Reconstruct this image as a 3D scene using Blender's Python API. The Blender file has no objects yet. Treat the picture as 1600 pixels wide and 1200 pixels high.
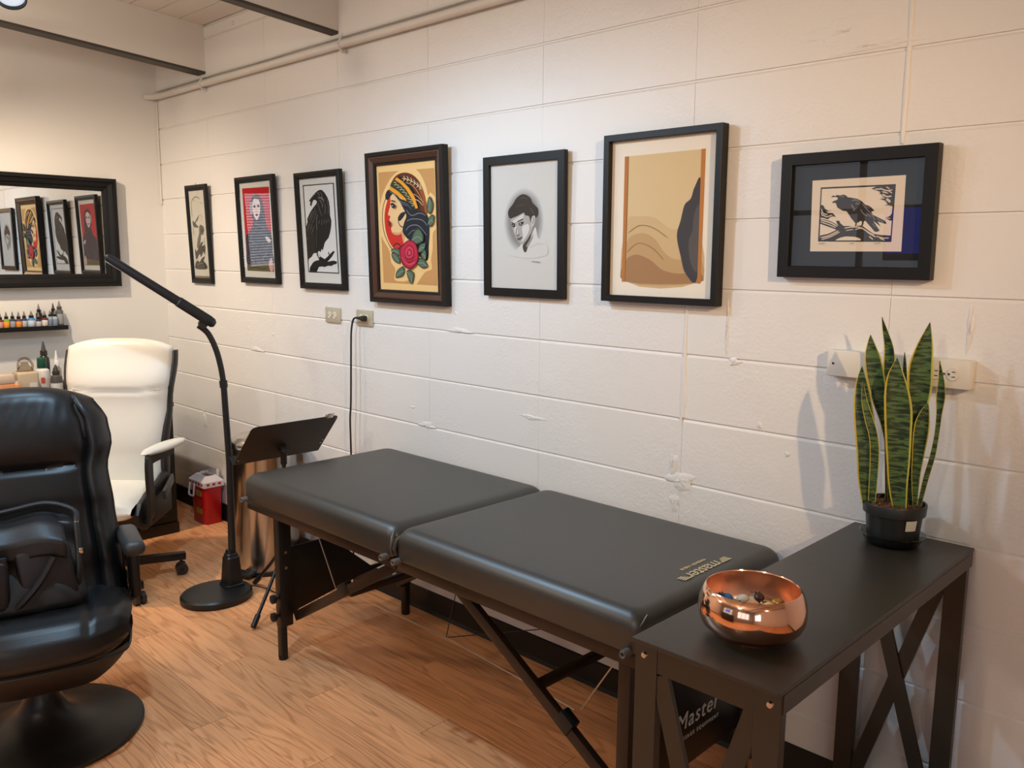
import bpy, bmesh, math, random
from mathutils import Vector, Matrix
random.seed(7)
scene = bpy.context.scene
COL = scene.collection
R = math.radians

# ------------------------------------------------------------------ camera
cam_d = bpy.data.cameras.new('camera')
cam_d.sensor_width = 36.0
cam_d.lens = 1335.88 * 36.0 / 1600.0
cam_d.clip_start = 0.05
cam = bpy.data.objects.new('camera', cam_d)
COL.objects.link(cam)
yaw, pitch, roll = 0.770864, 0.147630, 0.0090366
fwd = Vector((-math.sin(yaw) * math.cos(pitch), math.cos(yaw) * math.cos(pitch), -math.sin(pitch)))
rgt = fwd.cross(Vector((0, 0, 1))).normalized()
upv = rgt.cross(fwd)
r2 = math.cos(roll) * rgt + math.sin(roll) * upv
u2 = -math.sin(roll) * rgt + math.cos(roll) * upv
M = Matrix((r2, u2, -fwd)).transposed().to_4x4()
M.translation = Vector((5.10782, -2.26038, 1.511))
cam.matrix_world = M
scene.camera = cam

# ------------------------------------------------------------------ world, exposure
w = bpy.data.worlds.new('world')
scene.world = w
w.use_nodes = True
w.node_tree.nodes['Background'].inputs[0].default_value = (0.75, 0.86, 1.0, 1)
w.node_tree.nodes['Background'].inputs[1].default_value = 1.0
vs = scene.view_settings
vs.view_transform = 'Standard'
vs.look = 'None'
vs.gamma = 1.0
vs.use_curve_mapping = False
vs.exposure = -0.1
try:
    scene.cycles.max_bounces = 6
    scene.cycles.diffuse_bounces = 4
    scene.cycles.caustics_reflective = False
    scene.cycles.caustics_refractive = False
    scene.cycles.sample_clamp_indirect = 6.0
except Exception:
    pass

# light levels (the lamps themselves are built with their track heads below)
WARM = (1.0, 0.68, 0.38)
COOL = (0.47, 0.74, 1.0)
NEUT = (1.0, 0.82, 0.62)
LAMPS = [  # x, y, z, aim point, colour, watts, cone deg, blend, label
    (0.85, -1.33, 2.36, (0.38, -0.45, 0.9), NEUT, 102, 124, 1.0, 'track spotlight aimed at the room corner'),
    (1.894, -1.30, 2.322, (2.75, -1.45, 0.9), COOL, 32, 168, 0.5, 'track spotlight at the upper left edge, tilted towards the room'),
    (2.75, -1.30, 2.36, (2.60, -0.80, 0.0), COOL, 70, 164, 0.6, 'track spotlight above the middle of the massage table'),
    (6.82, -2.20, 2.48, (3.35, 0.0, 1.35), WARM, 340, 35, 1.0, 'spotlight under the last ceiling beam aimed across at the pictures'),
]
DAYLIGHT_W = 12.0
FILL_W = 54.0

def area(name, loc, rot, sx, sy, watts, col):
    l = bpy.data.lights.new(name, 'AREA')
    l.shape = 'RECTANGLE'; l.size = sx; l.size_y = sy
    l.energy = watts; l.color = col
    o = bpy.data.objects.new(name, l)
    o.location = loc; o.rotation_euler = rot
    COL.objects.link(o)
    return o
# daylight through the rear window and through an added, unseen window in wall_front
area('daylight_rear_window', (7.72, -4.75, 1.65), (0, R(90), 0), 1.5, 1.7, DAYLIGHT_W * 2.6, (0.80, 0.90, 1.0))
area('daylight_added_window', (5.4, -6.12, 1.75), (R(90), 0, 0), 2.3, 1.6, DAYLIGHT_W, (0.80, 0.90, 1.0))

# ------------------------------------------------------------------ materials
def lin(c):
    out = []
    for v in c[:3]:
        v = v / 255.0
        out.append(v / 12.92 if v <= 0.04045 else ((v + 0.055) / 1.055) ** 2.4)
    return (out[0], out[1], out[2], 1.0)
MATS = {}
def mat(name, col, rough=0.5, metal=0.0, spec=0.5, bump=None, emit=None, trans=0.0, coat=0.0, sheen=0.0, var=None):
    """bump=(scale, strength, detail); var=(scale, other colour, amount)"""
    if name in MATS:
        return MATS[name]
    m = bpy.data.materials.new(name)
    m.use_nodes = True
    nt = m.node_tree
    b = nt.nodes['Principled BSDF']
    b.inputs['Base Color'].default_value = lin(col)
    b.inputs['Roughness'].default_value = rough
    b.inputs['Metallic'].default_value = metal
    b.inputs['Specular IOR Level'].default_value = spec
    b.inputs['Transmission Weight'].default_value = trans
    b.inputs['Coat Weight'].default_value = coat
    if sheen:
        b.inputs['Sheen Weight'].default_value = sheen
    if emit:
        b.inputs['Emission Color'].default_value = lin(emit[0])
        b.inputs['Emission Strength'].default_value = emit[1]
    if bump or var:
        tc = nt.nodes.new('ShaderNodeTexCoord')
    if bump:
        n = nt.nodes.new('ShaderNodeTexNoise')
        n.inputs['Scale'].default_value = bump[0]
        n.inputs['Detail'].default_value = bump[2] if len(bump) > 2 else 3
        bp = nt.nodes.new('ShaderNodeBump')
        bp.inputs['Strength'].default_value = bump[1]
        bp.inputs['Distance'].default_value = bump[3] if len(bump) > 3 else 0.004
        nt.links.new(tc.outputs['Object'], n.inputs['Vector'])
        nt.links.new(n.outputs['Fac'], bp.inputs['Height'])
        nt.links.new(bp.outputs['Normal'], b.inputs['Normal'])
    if var:
        n2 = nt.nodes.new('ShaderNodeTexNoise')
        n2.inputs['Scale'].default_value = var[0]
        n2.inputs['Detail'].default_value = 4
        mp = nt.nodes.new('ShaderNodeMapRange')
        mp.inputs['From Min'].default_value = 0.35; mp.inputs['From Max'].default_value = 0.7
        mp.inputs['To Max'].default_value = var[2]
        mx = nt.nodes.new('ShaderNodeMix'); mx.data_type = 'RGBA'
        mx.inputs[6].default_value = lin(col); mx.inputs[7].default_value = lin(var[1])
        nt.links.new(tc.outputs['Object'], n2.inputs['Vector'])
        nt.links.new(n2.outputs['Fac'], mp.inputs['Value'])
        nt.links.new(mp.outputs['Result'], mx.inputs[0])
        nt.links.new(mx.outputs[2], b.inputs['Base Color'])
    MATS[name] = m
    return m

def glass_mat(name='picture_glass', tint=(255, 255, 255)):
    if name in MATS:
        return MATS[name]
    m = bpy.data.materials.new(name)
    m.use_nodes = True
    nt = m.node_tree
    nt.nodes.clear()
    out = nt.nodes.new('ShaderNodeOutputMaterial')
    tr = nt.nodes.new('ShaderNodeBsdfTransparent'); tr.inputs[0].default_value = lin(tint)
    gl = nt.nodes.new('ShaderNodeBsdfGlossy'); gl.inputs['Roughness'].default_value = 0.0
    lw = nt.nodes.new('ShaderNodeLayerWeight'); lw.inputs['Blend'].default_value = 0.5
    pw = nt.nodes.new('ShaderNodeMath'); pw.operation = 'POWER'; pw.inputs[1].default_value = 5.0
    sc_ = nt.nodes.new('ShaderNodeMath'); sc_.operation = 'MULTIPLY_ADD'; sc_.inputs[1].default_value = 0.93; sc_.inputs[2].default_value = 0.065
    mx = nt.nodes.new('ShaderNodeMixShader')
    nt.links.new(lw.outputs['Facing'], pw.inputs[0]); nt.links.new(pw.outputs[0], sc_.inputs[0])
    nt.links.new(sc_.outputs[0], mx.inputs[0]); nt.links.new(tr.outputs[0], mx.inputs[1])
    nt.links.new(gl.outputs[0], mx.inputs[2]); nt.links.new(mx.outputs[0], out.inputs[0])
    MATS[name] = m
    return m

def block_mat():
    m = bpy.data.materials.new('painted_block')
    m.use_nodes = True
    nt = m.node_tree; b = nt.nodes['Principled BSDF']
    b.inputs['Base Color'].default_value = lin((231, 228, 224))
    b.inputs['Roughness'].default_value = 0.42
    geo = nt.nodes.new('ShaderNodeNewGeometry')
    n1 = nt.nodes.new('ShaderNodeTexNoise'); n1.inputs['Scale'].default_value = 95; n1.inputs['Detail'].default_value = 5
    n2 = nt.nodes.new('ShaderNodeTexNoise'); n2.inputs['Scale'].default_value = 22; n2.inputs['Detail'].default_value = 4
    n3 = nt.nodes.new('ShaderNodeTexNoise'); n3.inputs['Scale'].default_value = 2.3; n3.inputs['Detail'].default_value = 2
    for n in (n1, n2, n3):
        nt.links.new(geo.outputs['Position'], n.inputs['Vector'])
    mr = nt.nodes.new('ShaderNodeMapRange')
    mr.inputs['From Min'].default_value = 0.38; mr.inputs['From Max'].default_value = 0.68
    mr.inputs['To Min'].default_value = 0.12; mr.inputs['To Max'].default_value = 1.0
    nt.links.new(n3.outputs['Fac'], mr.inputs['Value'])
    add = nt.nodes.new('ShaderNodeMath'); add.operation = 'MULTIPLY_ADD'
    nt.links.new(n2.outputs['Fac'], add.inputs[0]); add.inputs[1].default_value = 1.2
    nt.links.new(n1.outputs['Fac'], add.inputs[2])
    mul = nt.nodes.new('ShaderNodeMath'); mul.operation = 'MULTIPLY'
    nt.links.new(add.outputs[0], mul.inputs[0]); nt.links.new(mr.outputs[0], mul.inputs[1])
    bp = nt.nodes.new('ShaderNodeBump'); bp.inputs['Strength'].default_value = 0.55; bp.inputs['Distance'].default_value = 0.004
    nt.links.new(mul.outputs[0], bp.inputs['Height'])
    nt.links.new(bp.outputs['Normal'], b.inputs['Normal'])
    MATS['painted_block'] = m
    return m

def wood_floor_mat():
    m = bpy.data.materials.new('oak_laminate')
    m.use_nodes = True
    nt = m.node_tree; b = nt.nodes['Principled BSDF']
    N = nt.nodes.new; Lk = nt.links.new
    tc = N('ShaderNodeTexCoord'); oi = N('ShaderNodeObjectInfo')
    off = N('ShaderNodeVectorMath'); off.operation = 'SCALE'
    cmb = N('ShaderNodeCombineXYZ')
    Lk(oi.outputs['Random'], cmb.inputs[0]); Lk(oi.outputs['Random'], cmb.inputs[1]); Lk(oi.outputs['Random'], cmb.inputs[2])
    Lk(cmb.outputs[0], off.inputs[0]); off.inputs['Scale'].default_value = 37.0
    ad = N('ShaderNodeVectorMath'); ad.operation = 'ADD'
    Lk(tc.outputs['Object'], ad.inputs[0]); Lk(off.outputs[0], ad.inputs[1])
    mp = N('ShaderNodeMapping'); mp.inputs['Scale'].default_value = (0.8, 8.0, 1.0)
    Lk(ad.outputs[0], mp.inputs['Vector'])
    n1 = N('ShaderNodeTexNoise'); n1.inputs['Scale'].default_value = 1.0; n1.inputs['Detail'].default_value = 2.5
    n1.inputs['Distortion'].default_value = 0.5
    Lk(mp.outputs[0], n1.inputs['Vector'])
    sn = N('ShaderNodeMath'); sn.operation = 'MULTIPLY'; sn.inputs[1].default_value = 85.0
    Lk(n1.outputs['Fac'], sn.inputs[0])
    si = N('ShaderNodeMath'); si.operation = 'SINE'; Lk(sn.outputs[0], si.inputs[0])
    rg = N('ShaderNodeMapRange'); rg.inputs['From Min'].default_value = 0.1; rg.inputs['From Max'].default_value = 1.0
    Lk(si.outputs[0], rg.inputs['Value'])
    mp2 = N('ShaderNodeMapping'); mp2.inputs['Scale'].default_value = (7, 160, 1)
    Lk(ad.outputs[0], mp2.inputs['Vector'])
    n2 = N('ShaderNodeTexNoise'); n2.inputs['Scale'].default_value = 1.0; n2.inputs['Detail'].default_value = 3
    Lk(mp2.outputs[0], n2.inputs['Vector'])
    m1 = N('ShaderNodeMix'); m1.data_type = 'RGBA'
    m1.inputs[6].default_value = lin((254, 182, 126)); m1.inputs[7].default_value = lin((186, 114, 68))
    f1 = N('ShaderNodeMath'); f1.operation = 'MULTIPLY'
    hf = N('ShaderNodeMath'); hf.operation = 'MULTIPLY'; hf.inputs[1].default_value = 0.8; Lk(n2.outputs['Fac'], hf.inputs[0])
    Lk(rg.outputs[0], f1.inputs[0]); Lk(hf.outputs[0], f1.inputs[1]); Lk(f1.outputs[0], m1.inputs[0])
    hs = N('ShaderNodeHueSaturation')
    vr = N('ShaderNodeMapRange'); vr.inputs['To Min'].default_value = 0.86; vr.inputs['To Max'].default_value = 1.10
    Lk(oi.outputs['Random'], vr.inputs['Value']); Lk(vr.outputs[0], hs.inputs['Value'])
    Lk(m1.outputs[2], hs.inputs['Color'])
    m2 = N('ShaderNodeMix'); m2.data_type = 'RGBA'; m2.blend_type = 'MULTIPLY'
    r2_ = N('ShaderNodeMapRange'); r2_.inputs['From Min'].default_value = 0.45; r2_.inputs['From Max'].default_value = 0.75; r2_.inputs['To Max'].default_value = 0.35
    Lk(n2.outputs['Fac'], r2_.inputs['Value']); Lk(r2_.outputs[0], m2.inputs[0])
    Lk(hs.outputs[0], m2.inputs[6]); m2.inputs[7].default_value = lin((176, 130, 100))
    Lk(m2.outputs[2], b.inputs['Base Color'])
    b.inputs['Roughness'].default_value = 0.42
    b.inputs['Specular IOR Level'].default_value = 0.35
    MATS['oak_laminate'] = m
    return m

# ------------------------------------------------------------------ mesh helpers
class PB:
    """collects shapes into one mesh (one part)"""
    def __init__(self):
        self.bm = bmesh.new()
    def _add(self, tmp, mtx=None):
        if mtx is not None:
            bmesh.ops.transform(tmp, matrix=mtx, verts=tmp.verts)
        vm = {}
        for v in tmp.verts:
            vm[v] = self.bm.verts.new(v.co)
        for f in tmp.faces:
            try:
                self.bm.faces.new([vm[v] for v in f.verts])
            except ValueError:
                pass
        tmp.free()
        return self
    def box(self, c, s, bev=0.0, seg=2, mtx=None):
        t = bmesh.new()
        bmesh.ops.create_cube(t, size=1.0)
        bmesh.ops.scale(t, vec=Vector(s), verts=t.verts)
        if bev > 0:
            bmesh.ops.bevel(t, geom=list(t.edges), offset=bev, segments=seg, profile=0.5, affect='EDGES')
        bmesh.ops.translate(t, vec=Vector(c), verts=t.verts)
        return self._add(t, mtx)
    def box2(self, a, b, bev=0.0, seg=2, mtx=None):
        a = Vector(a); b = Vector(b)
        return self.box((a + b) / 2, [abs(b[i] - a[i]) for i in range(3)], bev, seg, mtx)
    def bar(self, p0, p1, wx, wy, bev=0.0, up=(0, 0, 1)):
        p0 = Vector(p0); p1 = Vector(p1); d = p1 - p0; L = d.length; d.normalize()
        u = Vector(up)
        if abs(u.dot(d)) > 0.98:
            u = Vector((1, 0, 0))
        s = d.cross(u).normalized(); u = s.cross(d)
        m = Matrix((s, d, u)).transposed().to_4x4(); m.translation = (p0 + p1) / 2
        return self.box((0, 0, 0), (wx, L, wy), bev, 2, m)
    def cyl(self, p0, p1, r0, r1=None, n=20, cap=True):
        r1 = r0 if r1 is None else r1
        return self.tube([p0, p1], [r0, r1], n, cap)
    def tube(self, pts, r, n=10, cap=True, closed=False):
        pts = [Vector(p) for p in pts]
        rs = r if isinstance(r, (list, tuple)) else [r] * len(pts)
        k = len(pts); rings = []; prev = None
        for i in range(k):
            if closed:
                d = pts[(i + 1) % k] - pts[i - 1]
            elif i == 0:
                d = pts[1] - pts[0]
            elif i == k - 1:
                d = pts[-1] - pts[-2]
            else:
                d = (pts[i + 1] - pts[i]).normalized() + (pts[i] - pts[i - 1]).normalized()
            d.normalize()
            if prev is None:
                a = Vector((0, 0, 1)) if abs(d.z) < 0.9 else Vector((1, 0, 0))
                u = d.cross(a).normalized()
            else:
                u = (prev - d * prev.dot(d)).normalized()
            prev = u
            v = d.cross(u)
            rings.append([self.bm.verts.new(pts[i] + (u * math.cos(2 * math.pi * j / n) + v * math.sin(2 * math.pi * j / n)) * rs[i]) for j in range(n)])
        rng = range(k) if closed else range(k - 1)
        for i in rng:
            a = rings[i]; b = rings[(i + 1) % k]
            for j in range(n):
                self.bm.faces.new((a[j], a[(j + 1) % n], b[(j + 1) % n], b[j]))
        if cap and not closed:
            self.bm.faces.new(rings[0][::-1]); self.bm.faces.new(rings[-1])
        return self
    def lathe(self, prof, c=(0, 0, 0), n=32, sx=1.0, sy=1.0, mtx=None):
        t = bmesh.new(); rings = []
        for r, z in prof:
            if r < 1e-6:
                rings.append([t.verts.new((c[0], c[1], c[2] + z))])
            else:
                rings.append([t.verts.new((c[0] + sx * r * math.cos(2 * math.pi * j / n), c[1] + sy * r * math.sin(2 * math.pi * j / n), c[2] + z)) for j in range(n)])
        for a, b in zip(rings, rings[1:]):
            if len(a) == 1 and len(b) == 1:
                continue
            for j in range(n):
                k = (j + 1) % n
                if len(a) == 1:
                    t.faces.new((a[0], b[k], b[j]))
                elif len(b) == 1:
                    t.faces.new((a[j], a[k], b[0]))
                else:
                    t.faces.new((a[j], a[k], b[k], b[j]))
        return self._add(t, mtx)
    def prism(self, poly, h0, h1, ax='z', mtx=None, bev=0.0):
        """poly of 2-D points extruded along ax between h0 and h1"""
        t = bmesh.new()
        def P(p, h):
            if ax == 'z': return (p[0], p[1], h)
            if ax == 'y': return (p[0], h, p[1])
            return (h, p[0], p[1])
        a = [t.verts.new(P(p, h0)) for p in poly]; b = [t.verts.new(P(p, h1)) for p in poly]
        n = len(poly)
        f0 = t.faces.new(a); f1 = t.faces.new(b[::-1])
        for i in range(n):
            t.faces.new((a[i], b[i], b[(i + 1) % n], a[(i + 1) % n]))
        bmesh.ops.recalc_face_normals(t, faces=t.faces)
        if bev > 0:
            bmesh.ops.bevel(t, geom=[e for e in t.edges], offset=bev, segments=2, profile=0.5, affect='EDGES')
        return self._add(t, mtx)
    def grid(self, f, nu, nv, closeu=False, mtx=None):
        vs_ = [[self.bm.verts.new(f(i / nu, j / nv)) for i in range(nu + (0 if closeu else 1))] for j in range(nv + 1)]
        for j in range(nv):
            for i in range(nu):
                i2 = (i + 1) % nu if closeu else i + 1
                self.bm.faces.new((vs_[j][i], vs_[j][i2], vs_[j + 1][i2], vs_[j + 1][i]))
        return vs_
    def poly(self, pts):
        self.bm.faces.new([self.bm.verts.new(p) for p in pts])
        return self
    def sphere(self, c, r, n=16, m=10):
        sx, sy, sz = (r, r, r) if not isinstance(r, (tuple, list)) else r
        return self.lathe([(math.sin(math.pi * i / m), -math.cos(math.pi * i / m)) for i in range(m + 1)], (0, 0, 0), n,
                          mtx=Matrix.Translation(c) @ Matrix.Diagonal((sx, sy, sz, 1)))
    def rect_sweep(self, wd, ht, prof, c=(0, 0, 0)):
        """picture-frame moulding in the xz plane, -y is out; prof: (inset, out)"""
        rings = []
        for ins, out in prof:
            x = wd / 2 - ins; z0 = ins; z1 = ht - ins
            rings.append([self.bm.verts.new((c[0] + p[0], c[1] - out, c[2] + p[1])) for p in ((-x, z0), (x, z0), (x, z1), (-x, z1))])
        for a, b in zip(rings, rings[1:]):
            for j in range(4):
                self.bm.faces.new((a[j], a[(j + 1) % 4], b[(j + 1) % 4], b[j]))
        return self
    def mesh(self, name, smooth=True, angle=38, normals=True):
        bm = self.bm
        bmesh.ops.remove_doubles(bm, verts=bm.verts, dist=1e-6)
        if normals:
            bmesh.ops.recalc_face_normals(bm, faces=bm.faces)
        me = bpy.data.meshes.new(name)
        bm.to_mesh(me); bm.free()
        if smooth:
            me.polygons.foreach_set('use_smooth', [True] * len(me.polygons))
            me.set_sharp_from_angle(angle=R(angle))
        return me
    def obj(self, name, m, parent=None, smooth=True, angle=38, loc=None, normals=True):
        me = self.mesh(name, smooth, angle, normals)
        me.materials.append(m)
        return link(name, me, parent, loc)

def link(name, data, parent=None, loc=None):
    o = bpy.data.objects.new(name, data)
    COL.objects.link(o)
    if parent is not None:
        o.parent = parent
    if loc is not None:
        o.location = loc
    return o
def thing(name, label, cat, loc=(0, 0, 0), rz=0.0, rx=0.0, group=None):
    o = bpy.data.objects.new(name, None)
    o.empty_display_size = 0.1
    COL.objects.link(o)
    o.location = loc
    o.rotation_euler = (rx, 0, rz)
    o['label'] = label; o['category'] = cat
    if group:
        o['group'] = group
    return o
def tag(o, label, cat, group=None):
    o['label'] = label; o['category'] = cat
    if group:
        o['group'] = group
    return o
def struct(o):
    o['kind'] = 'structure'
    return o
def text_part(name, body, m, parent, size, mtx, shear=0.0, extrude=0.0004, align='CENTER', spacing=1.0, xs=1.0):
    cu = bpy.data.curves.new(name, 'FONT')
    cu.body = body; cu.size = size; cu.extrude = extrude; cu.shear = shear
    cu.align_x = align; cu.space_character = spacing
    o = bpy.data.objects.new(name, cu)
    COL.objects.link(o)
    dg = bpy.context.evaluated_depsgraph_get()
    me = bpy.data.meshes.new_from_object(o.evaluated_get(dg))
    bpy.data.objects.remove(o)
    me.transform(mtx @ Matrix.Diagonal((xs, 1, 1, 1)))
    me.materials.clear(); me.materials.append(m)
    return link(name, me, parent)
def catmull(P, n=5, closed=False):
    P = [Vector(p) for p in P]; out = []; k = len(P)
    rng = range(k) if closed else range(k - 1)
    for i in rng:
        if closed:
            a, b, c, d = P[i - 1], P[i], P[(i + 1) % k], P[(i + 2) % k]
        else:
            a = P[max(i - 1, 0)]; b = P[i]; c = P[i + 1]; d = P[min(i + 2, k - 1)]
        for s in range(n):
            t = s / n
            out.append(0.5 * ((2 * b) + (c - a) * t + (2 * a - 5 * b + 4 * c - d) * t * t + (3 * b - a - 3 * c + d) * t ** 3))
    if not closed:
        out.append(P[-1])
    return out
def lerp(a, b, t):
    return a + (b - a) * t
def interp(tab, x):
    """piecewise-linear with smoothstep in a table of (x, y)"""
    if x <= tab[0][0]: return tab[0][1]
    for (x0, y0), (x1, y1) in zip(tab, tab[1:]):
        if x <= x1:
            t = (x - x0) / (x1 - x0); t = t * t * (3 - 2 * t)
            return y0 + (y1 - y0) * t
    return tab[-1][1]

BLOCK = block_mat()
OAK = wood_floor_mat()
WHITE = mat('white_wall_paint', (231, 227, 221), 0.55, bump=(60, 0.12, 3, 0.002))
CEIL = mat('ceiling_paint', (226, 221, 213), 0.6, bump=(14, 0.1, 3))
BLACKRUB = mat('black_vinyl_base', (24, 23, 22), 0.45)
VINYL = mat('black_massage_vinyl', (44, 44, 40), 0.42, bump=(420, 0.10, 2, 0.001), spec=0.9)
LEATHER = mat('black_leather', (21, 21, 22), 0.40, bump=(260, 0.16, 3, 0.0012), spec=0.5)
DARKWOOD = mat('dark_stained_wood', (40, 27, 20), 0.38)
BLACKMET = mat('black_metal', (20, 20, 20), 0.42)
BLACKPL = mat('black_plastic', (22, 22, 23), 0.48)
STEEL = mat('brushed_steel', (196, 193, 188), 0.22, metal=1.0)
CHROME = mat('chrome', (205, 205, 205), 0.12, metal=1.0)
GLASS = glass_mat()
FRAMEBLK = mat('black_frame', (17, 16, 15), 0.45, spec=0.3)
ESPRESSO = mat('espresso_laminate', (53, 48, 41), 0.36, bump=(90, 0.05, 3, 0.001))

# ------------------------------------------------------------------ room shell
RX, RY = 7.6, -6.0
SL = 0.081                                         # roof slope away from the block wall
def deck_z(y): return 2.707 - SL * y
def beam_z(y): return 2.462 - 0.079 * y

# floor: slab with planks running along the block wall
p = PB(); p.box2((-0.1, RY - 0.1, -0.10), (RX + 0.1, 0.1, -0.012))
floor = struct(p.obj('floor', mat('floor_slab', (70, 50, 38), 0.8), smooth=False))
PW, PL = 0.127, 1.22
plank_mesh = {}
def plank(len_):
    k = round(len_, 3)
    if k not in plank_mesh:
        q = PB(); q.box((0, 0, -0.006), (k - 0.0012, PW - 0.0010, 0.012), 0.0009, 1)
        me = q.mesh('plank', smooth=False); me.materials.append(OAK); plank_mesh[k] = me
    return plank_mesh[k]
row = 0; y = -PW / 2
NPL = 0
while y > -3.75:
    x = -((row * 0.437) % PL)
    while x < RX:
        a = max(x, 0.0); b = min(x + PL, RX)
        if b - a > 0.08:
            o = link('plank', plank(b - a), floor, ((a + b) / 2, y, 0)); NPL += 1
        x += PL
    row += 1; y -= PW
q = PB()
while y > RY:
    q.box((RX / 2, y, -0.006), (RX, PW - 0.001, 0.012)); y -= PW
o = q.obj('far_planks', OAK, floor, smooth=False); o['kind'] = 'stuff'

# right-hand block wall (y = 0): mortar backing and stack-bonded 24 x 8 in blocks
p = PB(); p.box2((-0.1, 0.0055, -0.1), (RX + 0.1, 0.2, 2.9))
wall_r = struct(p.obj('wall_right', BLOCK, smooth=False))
BH, BL = 0.2032, 0.6096
def block_mesh(wd, ht, k):
    # flat face, sloped upper arris that catches the light, tight vertical joints
    rnd = random.Random(k)
    gv = 0.0003 + 0.0004 * rnd.random()
    x = wd / 2 - gv; z = ht / 2
    t_in, t_dp = 0.0095 + 0.001 * (k % 3), 0.0068        # upper edge slope
    prof = [(z - 0.0008, 0.0), (z - 0.0018, -0.015 + t_dp), (z - 0.0022 - t_in * 0.75, -0.0150), (-z + 0.0012, -0.0150), (-z + 0.0004, -0.0115), (-z + 0.0004, 0.0)]
    q = PB()
    bm = q.bm
    L = [bm.verts.new((-x, b, a)) for a, b in prof]; Rr = [bm.verts.new((x, b, a)) for a, b in prof]
    for i in range(len(prof) - 1):
        bm.faces.new((L[i], L[i + 1], Rr[i + 1], Rr[i]))
    bm.faces.new(L[::-1]); bm.faces.new(Rr)
    me = q.mesh('block', smooth=False)
    me.materials.append(BLOCK)
    return me
bmeshes = {}
for r_ in range(14):
    z0 = r_ * BH; z1 = min(z0 + BH, 2.705)
    for c_ in range(13):
        x0 = c_ * BL; x1 = min(x0 + BL, RX)
        if x1 - x0 < 0.05: continue
        key = (round(x1 - x0, 3), round(z1 - z0, 3), (r_ * 7 + c_ * 3) % 4)
        if key not in bmeshes:
            bmeshes[key] = block_mesh(x1 - x0, z1 - z0, key[2])
        rnd = random.Random(r_ * 31 + c_)
        link('block', bmeshes[key], wall_r, ((x0 + x1) / 2, 0.015 + rnd.uniform(-0.0002, 0.0008), (z0 + z1) / 2))
# chips and mortar blobs on the painted blocks
def blob(nm, c, s, seed, par):
    rnd = random.Random(seed); q = PB()
    ph = [rnd.uniform(0, 6.28) for _ in range(6)]
    def f(u, v):
        a = 2 * math.pi * u
        k = 1 + 0.22 * math.sin(3 * a + ph[0]) + 0.15 * math.sin(5 * a + ph[1]) + 0.1 * math.sin(9 * a + ph[2])
        rr = (1 - v) * k
        hgt = (1 - rr * rr * 0.8 / (k * k)) * (0.75 + 0.25 * math.sin(7 * a + 9 * v + ph[3]))
        return Vector((c[0] + s[0] * rr * math.cos(a), -s[1] * max(hgt, 0) * (v > 0), c[1] + s[2] * rr * math.sin(a)))
    q.grid(f, 22, 5, closeu=True)
    return q.obj(nm, BLOCK, par, normals=True)
for i, (bx, bz, sx, sy, sz) in enumerate([(3.66, 0.815, .05, .006, .03), (3.63, 0.865, .016, .005, .045), (3.64, 0.74, .018, .004, .03),
        (3.655, 1.10, .013, .0035, .10), (3.83, 1.21, .02, .005, .012), (3.80, 1.30, .006, .004, .08), (4.10, 2.095, .10, .005, .04),
        (4.17, 2.05, .12, .004, .015), (4.46, 1.35, .008, .004, .055), (1.93, 1.222, .035, .005, .012), (2.42, 0.815, .05, .005, .014),
        (1.05, 1.02, .06, .005, .012), (2.62, 1.222, .07, .005, .01), (0.42, 0.55, .03, .006, .06), (3.02, 0.93, .07, .003, .008),
        (1.22, 1.11, .010, .004, .010), (2.60, 1.29, .008, .003, .008), (3.92, 1.03, .010, .003, .010), (4.01, 0.96, .008, .003, .008),
        (0.98, 1.13, .012, .004, .008), (2.33, 0.88, .02, .003, .006)]):
    blob('mortar_blob', (bx, bz), (sx, sy, sz), i, wall_r)
# vertical bead of filled mortar by the right-most visible joint
for xj, za, zb in ((4.267, 1.80, 2.70), (3.6576, 1.02, 1.42)):
    q = PB()
    pts = [(xj + random.uniform(-.001, .001), 0.002, lerp(za, zb, i / 14)) for i in range(15)]
    q.tube(pts, [0.0065 * random.uniform(.8, 1.15) for _ in pts], 8)
    q.obj('mortar_bead', BLOCK, wall_r)

# end wall behind the mirror (x = 0)
p = PB(); p.box2((-0.15, RY - 0.1, -0.1), (0.0, 0.006, 3.35))
struct(p.obj('wall_left', WHITE, smooth=False))
# wall behind the camera (x = RX) with window opening y -5.6..-3.9, z 0.9..2.4
p = PB()
p.box2((RX, RY, -0.1), (RX + 0.15, -5.6, 3.35)); p.box2((RX, -3.9, -0.1), (RX + 0.15, 0.0, 3.35))
p.box2((RX, -5.6, -0.1), (RX + 0.15, -3.9, 0.9)); p.box2((RX, -5.6, 2.4), (RX + 0.15, -3.9, 3.35))
struct(p.obj('wall_back', WHITE, smooth=False))
# wall opposite the block wall: glazed partition x 0.95..3.25 and an added fill-light window x 4.25..6.55
p = PB()
for xa, xb, za, zb in ((0, .95, -.1, 3.35), (3.25, 4.25, -.1, 3.35), (6.55, RX, -.1, 3.35), (.95, 3.25, -.1, .95), (.95, 3.25, 2.55, 3.35), (4.25, 6.55, -.1, .95), (4.25, 6.55, 2.55, 3.35)):
    p.box2((xa, RY - 0.15, za), (xb, RY, zb))
struct(p.obj('wall_front', mat('grey_wall_paint', (150, 146, 138), 0.6), smooth=False))

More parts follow.
